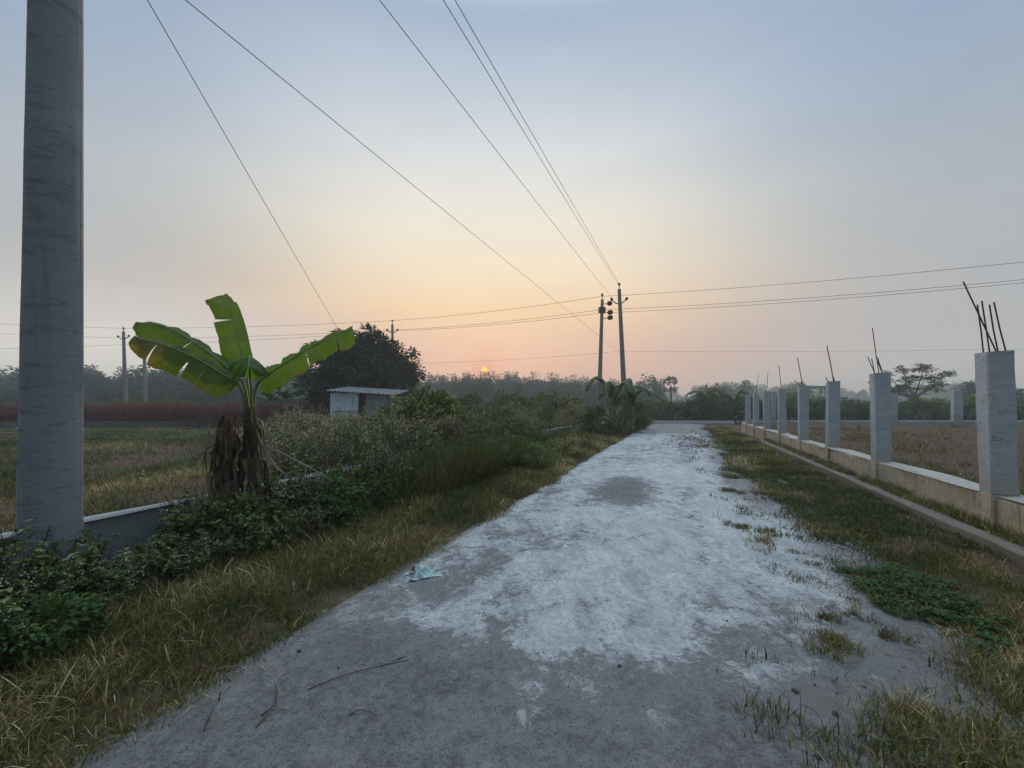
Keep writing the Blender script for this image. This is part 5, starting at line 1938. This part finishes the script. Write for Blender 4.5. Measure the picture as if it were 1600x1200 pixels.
# creeping green patch on the right verge, and grass tufts on the shoulder
def creeper(center, n, ru, rv, label):
    c = UV(*center)
    t = empty('creeping_plant', (c.x, c.y, -.01), label, 'plant', rz=-ANG)
    nc = 90
    ca = rng.uniform(0, 6.28, nc); cr = np.sqrt(rng.random(nc)) * (.45 + 1.0 * fbm(np.cos(ca) * 2.2 + 5, np.sin(ca) * 2.2 + 5, 99, 2))
    k = rng.integers(0, nc, n)
    ch = rng.uniform(.35, 1.2, nc) * (1.15 - .7 * cr.clip(0, 1))
    rr_ = .075 * np.sqrt(rng.random(n)); aa = rng.uniform(0, 6.28, n)
    x = (cr * np.cos(ca) * rv)[k] + rr_ * np.cos(aa); y = (cr * np.sin(ca) * ru)[k] + rr_ * np.sin(aa)
    z = .01 + .13 * ch[k] * (1 - (rr_ / .08) ** 2) * rng.random(n) ** .6
    dd = np.stack([rng.normal(0, 1, n), rng.normal(0, 1, n), rng.normal(.15, .3, n)], 1)
    V, Fc, A = leaves(np.stack([x, y, z], 1), dd, nrm(np.array([0, 0, 1.0]) + rng.normal(0, .3, (n, 3))), rng.uniform(.022, .042, n), rng.uniform(.014, .026, n), rng.random(n), hi=True)
    link_mesh('leaves', np_mesh('leaves', [(V, Fc, 0, A)], M['leaf_fresh']), t)
    paths, rad = [], []
    for k in range(60):
        a = rng.uniform(0, 6.28); r = rng.uniform(.3, .95)
        e = np.array([r * math.cos(a) * rv, r * math.sin(a) * ru, .03])
        paths.append([e * .2 + np.array([0, 0, .01]), e * .6 + np.array([0, 0, .05]), e]); rad.append([.003, .0025, .0015])
    SV, SF = tubes_np(paths, rad, 4)
    link_mesh('runner', np_mesh('runner', [(SV, SF, 0, None, True)], M['stem']), t)


creeper((4.3, 1.85), 5600, .66, .36, 'dense bright green creeping plant spreading over the right verge edge')


def tuft(n, r, h, dry):
    cx = rng.normal(0, r * .55, (7, 2)); k = rng.integers(0, 7, n)
    pos = np.stack([cx[k, 0] + rng.normal(0, r * .22, n), cx[k, 1] * 1.2 + rng.normal(0, r * .3, n), np.zeros(n)], 1)
    return blades(pos, h * rng.uniform(.4, 1.2, n), rng.uniform(.003, .006, n), np.abs(rng.normal(.4, .3, n)), np.abs(rng.normal(.4, .3, n)), np.clip(rng.normal(dry, .2, n), 0, 1))


tk = []
for i, (n, r, h, dry) in enumerate(((190, .10, .05, .35), (420, .16, .07, .5), (110, .06, .04, .3))):
    c = tuft(n, r, h, dry)
    tk.append(tag(link_mesh('grass_tuft', np_mesh('grass_tuft', [(c[0], c[1], 0, c[2])], M['grass'])), 'x', 'grass tuft'))
tk = Kind(tk)
for (px, py, w, s, lab) in ((1295, 1010, 1, 1.05, 'large brownish grass tuft on the sandy road edge before the creeping plant'),
                            (1285, 960, 0, .9, 'small grass tuft just behind the large brownish tuft'),
                            (1150, 822, 1, .9, 'brown grass tuft standing on the white road right of its middle'),
                            (1208, 833, 0, 1.2, 'flat dark grass tuft right of the brown tuft on the white road'),
                            (1190, 845, 2, 1.3, 'small dark tuft below the flat one on the white road'),
                            (1146, 770, 1, 1.2, 'dark grass tuft where the white road meets the verge'),
                            (1180, 772, 2, 1.4, 'small dark tuft just off the verge beside the white road'),
                            (1266, 880, 2, 1.2, 'tiny grass tuft on the sandy right shoulder above the creeping plant'),
                            (1240, 862, 2, .9, 'tiniest grass tuft on the sandy shoulder'),
                            (1372, 985, 0, 1.1, 'thin tuft on the sand just below the creeping plant'),
                            (1345, 962, 0, .7, 'thin low tuft left of the sand below the creeping plant'),
                            (1330, 935, 2, .8, 'small tuft on sand left of the creeping plant'),
                            (1140, 745, 1, 1.6, 'wide flat grass patch lapping onto the white road'),
                            (1230, 775, 1, 1.7, 'dark thick grass tuft in the middle of the right verge')):
    p = G(px, py)
    z = float(road_z(np.array([p.x]), np.array([p.y]))[0])
    tk.put((p.x, p.y, max(z, -.01)), s, lab, which=w)
tk.finish()

pw_ = Kind([make_weed('plot_weed', .5, 4, M['leaf_pale'], M['seed'], 'x', 'weed', None, leafL=.05, spread=.25, nfl=5, flr=.006, per_stem=9, flow_frac=.3),
            make_weed('plot_weed', .4, 5, M['leaf_mid'], M['seed'], 'x', 'weed', None, leafL=.06, spread=.25, nfl=5, flr=.006, per_stem=10, flow_frac=.1)])
for (px, py, s, w, lab) in ((1482, 688, 1.3, 0, 'tall thin dry weed on the brown plot, left of the nearest pillar'), (1500, 655, 1.6, 1, 'green weed at the foot of the far pale pillar on the plot'),
                            (1440, 722, .8, 0, 'low dry weed on the plot behind the second nearest pillar'), (1340, 672, 1.0, 1, 'small weed on the plot between the second and third pillars'),
                            (1597, 735, 1.1, 1, 'green weed at the right edge of the photo behind the nearest pillar'), (1470, 705, .7, 0, 'short dry weed in the middle of the brown plot')):
    p = G(px, py, PLOT_Z)
    pw_.put((p.x, p.y, PLOT_Z - .02), (s, s, s), lab, None, which=w)
for (px, py, s, w, lab) in ((1415, 770, .55, 0, 'thin dry weed rising from the ledge in front of the cream wall'), (1432, 778, .42, 0, 'second thin dry weed on the ledge, right of the taller one'),
                            (1575, 850, .4, 1, 'green weed on the ledge below the nearest pillar'), (1310, 722, .5, 1, 'weedy clump on the ledge below the third pillar')):
    p = G(px, py, .12)
    p = UV(uv_of(p.x, p.y)[0], 3.38)
    pw_.put((p.x, p.y, .11), (s, s, s), lab, None, which=w)
pw_.finish()

# ------------------------------------------------------------------ stones, litter, twigs
def stone_mesh(seed):
    r = random.Random(seed)
    import bmesh
    bm = bmesh.new()
    bmesh.ops.create_icosphere(bm, subdivisions=2, radius=1)
    for v in bm.verts:
        v.co *= 1 + .35 * (vnoise(v.co.x * 1.6 + seed, v.co.y * 1.6 + v.co.z, seed) - .5) + r.uniform(-.05, .05)
        v.co.z *= .75
    me = bpy.data.meshes.new('stone'); bm.to_mesh(me); bm.free()
    return me


M['stone_dark'] = simple('dark_stone', (.075, .065, .06), .9, nscale=40, amt=.5)
M['brick'] = simple('brick_chip', (.15, .062, .052), .9, nscale=40, amt=.5)
sm = [stone_mesh(s) for s in (1, 2, 3)]
for m_ in sm: m_.materials.append(M['stone_dark'])
for (px, py, r, lab) in ((1243, 1083, .016, 'dark reddish stone alone on the pale right side of the road'),
                         (968, 1045, .013, 'dark pebble at the lower edge of the white powder'),
                         (1305, 1118, .016, 'dark stone at the border of sand and dry grass, lower right'),
                         (1278, 1187, .015, 'dark stone near the bottom edge of the photo on the right'),
                         (868, 907, .007, 'left one of two tiny pebbles side by side on the white road'),
                         (875, 907, .007, 'right one of two tiny pebbles side by side on the white road'),
                         (467, 1017, .013, 'dark clod at the left road edge by the grass'),
                         (529, 1045, .009, 'dark pebble on bare asphalt near the left road edge'),
                         (1186, 831, .02, 'dark clod between the grass tufts on the white road'),
                         (1273, 1071, .008, 'small dark pebble right of the lone reddish stone'),
                         (674, 997, .007, 'tiny dark pebble on the edge of asphalt and powder'),
                         (1136, 972, .008, 'dark pebble on the white powder right of the middle')):
    p = G(px, py)
    o = link_mesh('stone', sm[int(px) % 3], None, (p.x, p.y, float(road_z(np.array([p.x]), np.array([p.y]))[0]) + r * .35))
    o.scale = (r * random.uniform(.9, 1.2), r, r * random.uniform(.8, 1.1)); o.rotation_euler = (random.random(), 0, random.uniform(0, 6))
    tag(o, lab, 'stone')


def rubble(name, pos, r, mat, label, cat):
    V, Fc, A = octa(pos, r, rng.random(len(pos)))
    V2 = V.copy()
    V2[:, 2] = np.maximum(V2[:, 2], np.repeat(pos[:, 2], 6) - .004)
    tag(link_mesh(name, np_mesh(name, [(V2, Fc, 0, None)], mat)), label, cat, kind='stuff')


n = 1100
u = np.where(rng.random(n) < .75, rng.normal(19.6, 1.3, n), rng.normal(16.5, .5, n)); v = rng.normal(.55, .5, n)
x = u * SA + v * CA; y = u * CA - v * SA
rubble('brick_rubble', np.stack([x, y, road_z(x, y) + .01], 1), rng.uniform(.006, .032, n) * rng.uniform(.5, 1.3, n), M['brick'], 'scattered red brick chips on the far part of the lane', 'rubble')
n = 2600
u = rng.uniform(.6, 9, n) ; v = np.concatenate([rng.normal(1.2, .35, n // 2), rng.uniform(-2.5, 1.5, n - n // 2)])
x = u * SA + v * CA; y = u * CA - v * SA
k = (y > 1.2) & (rng.random(n) < .75)
x, y = x[k], y[k]
rubble('gravel', np.stack([x, y, road_z(x, y) + .001], 1), rng.uniform(.0015, .0055, len(x)), M['stone_dark'], 'fine dark grit scattered over the road', 'gravel')


def scatter_flat(name, u0, u1, vf, n, L, W, mat, rn, label, cat):
    u = rng.uniform(u0, u1, n) ** 1.0; v = vf(u, n)
    x = u * SA + v * CA; y = u * CA - v * SA
    k = y > 1.0
    x, y = x[k], y[k]; n = len(x)
    z = np.maximum(road_z(x, y), gz(x, y)) + rng.uniform(.004, .03, n)
    a = rng.uniform(0, 6.28, n)
    V, Fc, A = leaves(np.stack([x, y, z], 1), np.stack([np.cos(a), np.sin(a), rng.normal(0, .12, n)], 1), nrm(np.array([0, 0, 1.0]) + rng.normal(0, .25, (n, 3))), L * rng.uniform(.5, 1.5, n), W * rng.uniform(.6, 1.4, n), rn(n))
    tag(link_mesh(name, np_mesh(name, [(V, Fc, 0, A)], mat)), label, cat, kind='stuff')


scatter_flat('straw', .3, 9, lambda u, n: ROAD_L + np.abs(rng.normal(0, .35, n)) - .2, 420, .09, .004, M['grass'], lambda n: rng.uniform(.6, 1, n), 'loose straw scattered along the left road edge', 'straw')
scatter_flat('fallen_leaves', .8, 14, lambda u, n: verge_edge(u) + rng.normal(.5, .55, n), 300, .045, .022, M['dead_leaf'], lambda n: rng.uniform(.5, 1, n), 'pale dry leaves scattered over the right verge', 'leaves')


def litter():
    p = G(660, 898)
    t = (p.x, p.y, float(road_z(np.array([p.x]), np.array([p.y]))[0]) + .004)
    m = Mat('pale_cloth')
    cc = m.coord('Object')
    m.done(m.bsdf(m.ramp(m.noise(cc, 14, 4), [(.3, (.16, .22, .21)), (.55, (.38, .50, .48)), (.8, (.58, .66, .64))]), .75))
    xs = np.linspace(-.16, .16, 44); ys = np.linspace(-.10, .10, 30)
    X, Y = np.meshgrid(xs, ys)
    f = fbm(X * 16 + 3, Y * 16 + 1, 5, 4)
    Zz = np.abs(f - .5) * .24 + .012 * np.sin(X * 60 + Y * 25)
    rim = 1 - np.clip((np.abs(X) / .16) ** 4 + (np.abs(Y) / .1) ** 4, 0, 1)
    Zz = np.maximum(Zz * (.3 + .7 * rim), .001)
    X2 = X + (fbm(X * 9, Y * 9, 8) - .5) * .12; Y2 = Y + (fbm(X * 9 + 7, Y * 9, 9) - .5) * .12
    i = (np.arange(43)[None, :] + (np.arange(29) * 44)[:, None]).ravel()
    Fc = np.stack([i, i + 1, i + 45, i + 44], 1)
    hole = fbm(X * 13 + 40, Y * 13, 12).ravel()
    Fc = Fc[hole[Fc].mean(1) < .54]
    me = np_mesh('crumpled_cloth', [(np.stack([X2, Y2, Zz], -1).reshape(-1, 3), Fc, 0, None, True)], m.m)
    o = link_mesh('crumpled_cloth', me, None, t); o.rotation_euler = (0, 0, .35)
    tag(o, 'torn pale green rag crumpled at the left road edge', 'rag')


litter()
for (pts, r, lab) in (([(408, 1122), (428, 1108), (432, 1085), (430, 1070)], .004, 'forked pale twig standing out at the lower left of the road'),
                      ([(400, 1140), (425, 1118), (445, 1112)], .0045, 'short thick twig lying at the lower left of the road'),
                      ([(480, 1080), (540, 1060), (600, 1042), (640, 1035)], .003, 'long thin dark twig on the asphalt left of the white powder'),
                      ([(318, 1145), (326, 1128), (334, 1108)], .0035, 'thin straw on the asphalt near the bottom left'),
                      ([(738, 913), (742, 902), (755, 899), (765, 905)], .0025, 'thin curled stalk on the white road right of the rag'),
                      ([(1090, 823), (1100, 826)], .004, 'small dark stick on the white road'),
                      ([(545, 1122), (565, 1117), (590, 1122)], .003, 'thin curved stick on the bare asphalt, lower left'),
                      ([(620, 1034), (635, 1028)], .004, 'short dark stick at the end of the long twig')):
    mb = MB()
    w = []
    for (px, py) in pts:
        p = G(px, py); p.z = float(road_z(np.array([p.x]), np.array([p.y]))[0]) + r * 1.2; w.append(p)
    if len(w) > 2: w[1].z += .012
    mb.tube(smooth_path(w, 10), [r * (1.1 - .06 * i) for i in range(11)], 5)
    tag(mb.build('twig', M['stem' if px % 2 else 'bark']), lab, 'twig')

# ------------------------------------------------------------------ haze
HAZE_D = .0023
mb = MB(); mb.box((0, 0, 8.5), (700, 700, 20.0))
hz = mb.build('haze', [])
hm = bpy.data.materials.new('haze_air'); hm.use_nodes = True
nt = hm.node_tree; nt.nodes.clear()
ho = nt.nodes.new('ShaderNodeOutputMaterial'); pv = nt.nodes.new('ShaderNodeVolumePrincipled')
pv.inputs['Color'].default_value = (.83, .93, .91, 1)
pv.inputs['Density'].default_value = HAZE_D
pv.inputs['Anisotropy'].default_value = .35
nt.links.new(pv.outputs[0], ho.inputs['Volume'])
hz.data.materials.append(hm)
tag(hz, 'pale evening haze filling the air over the fields', 'haze', kind='stuff')
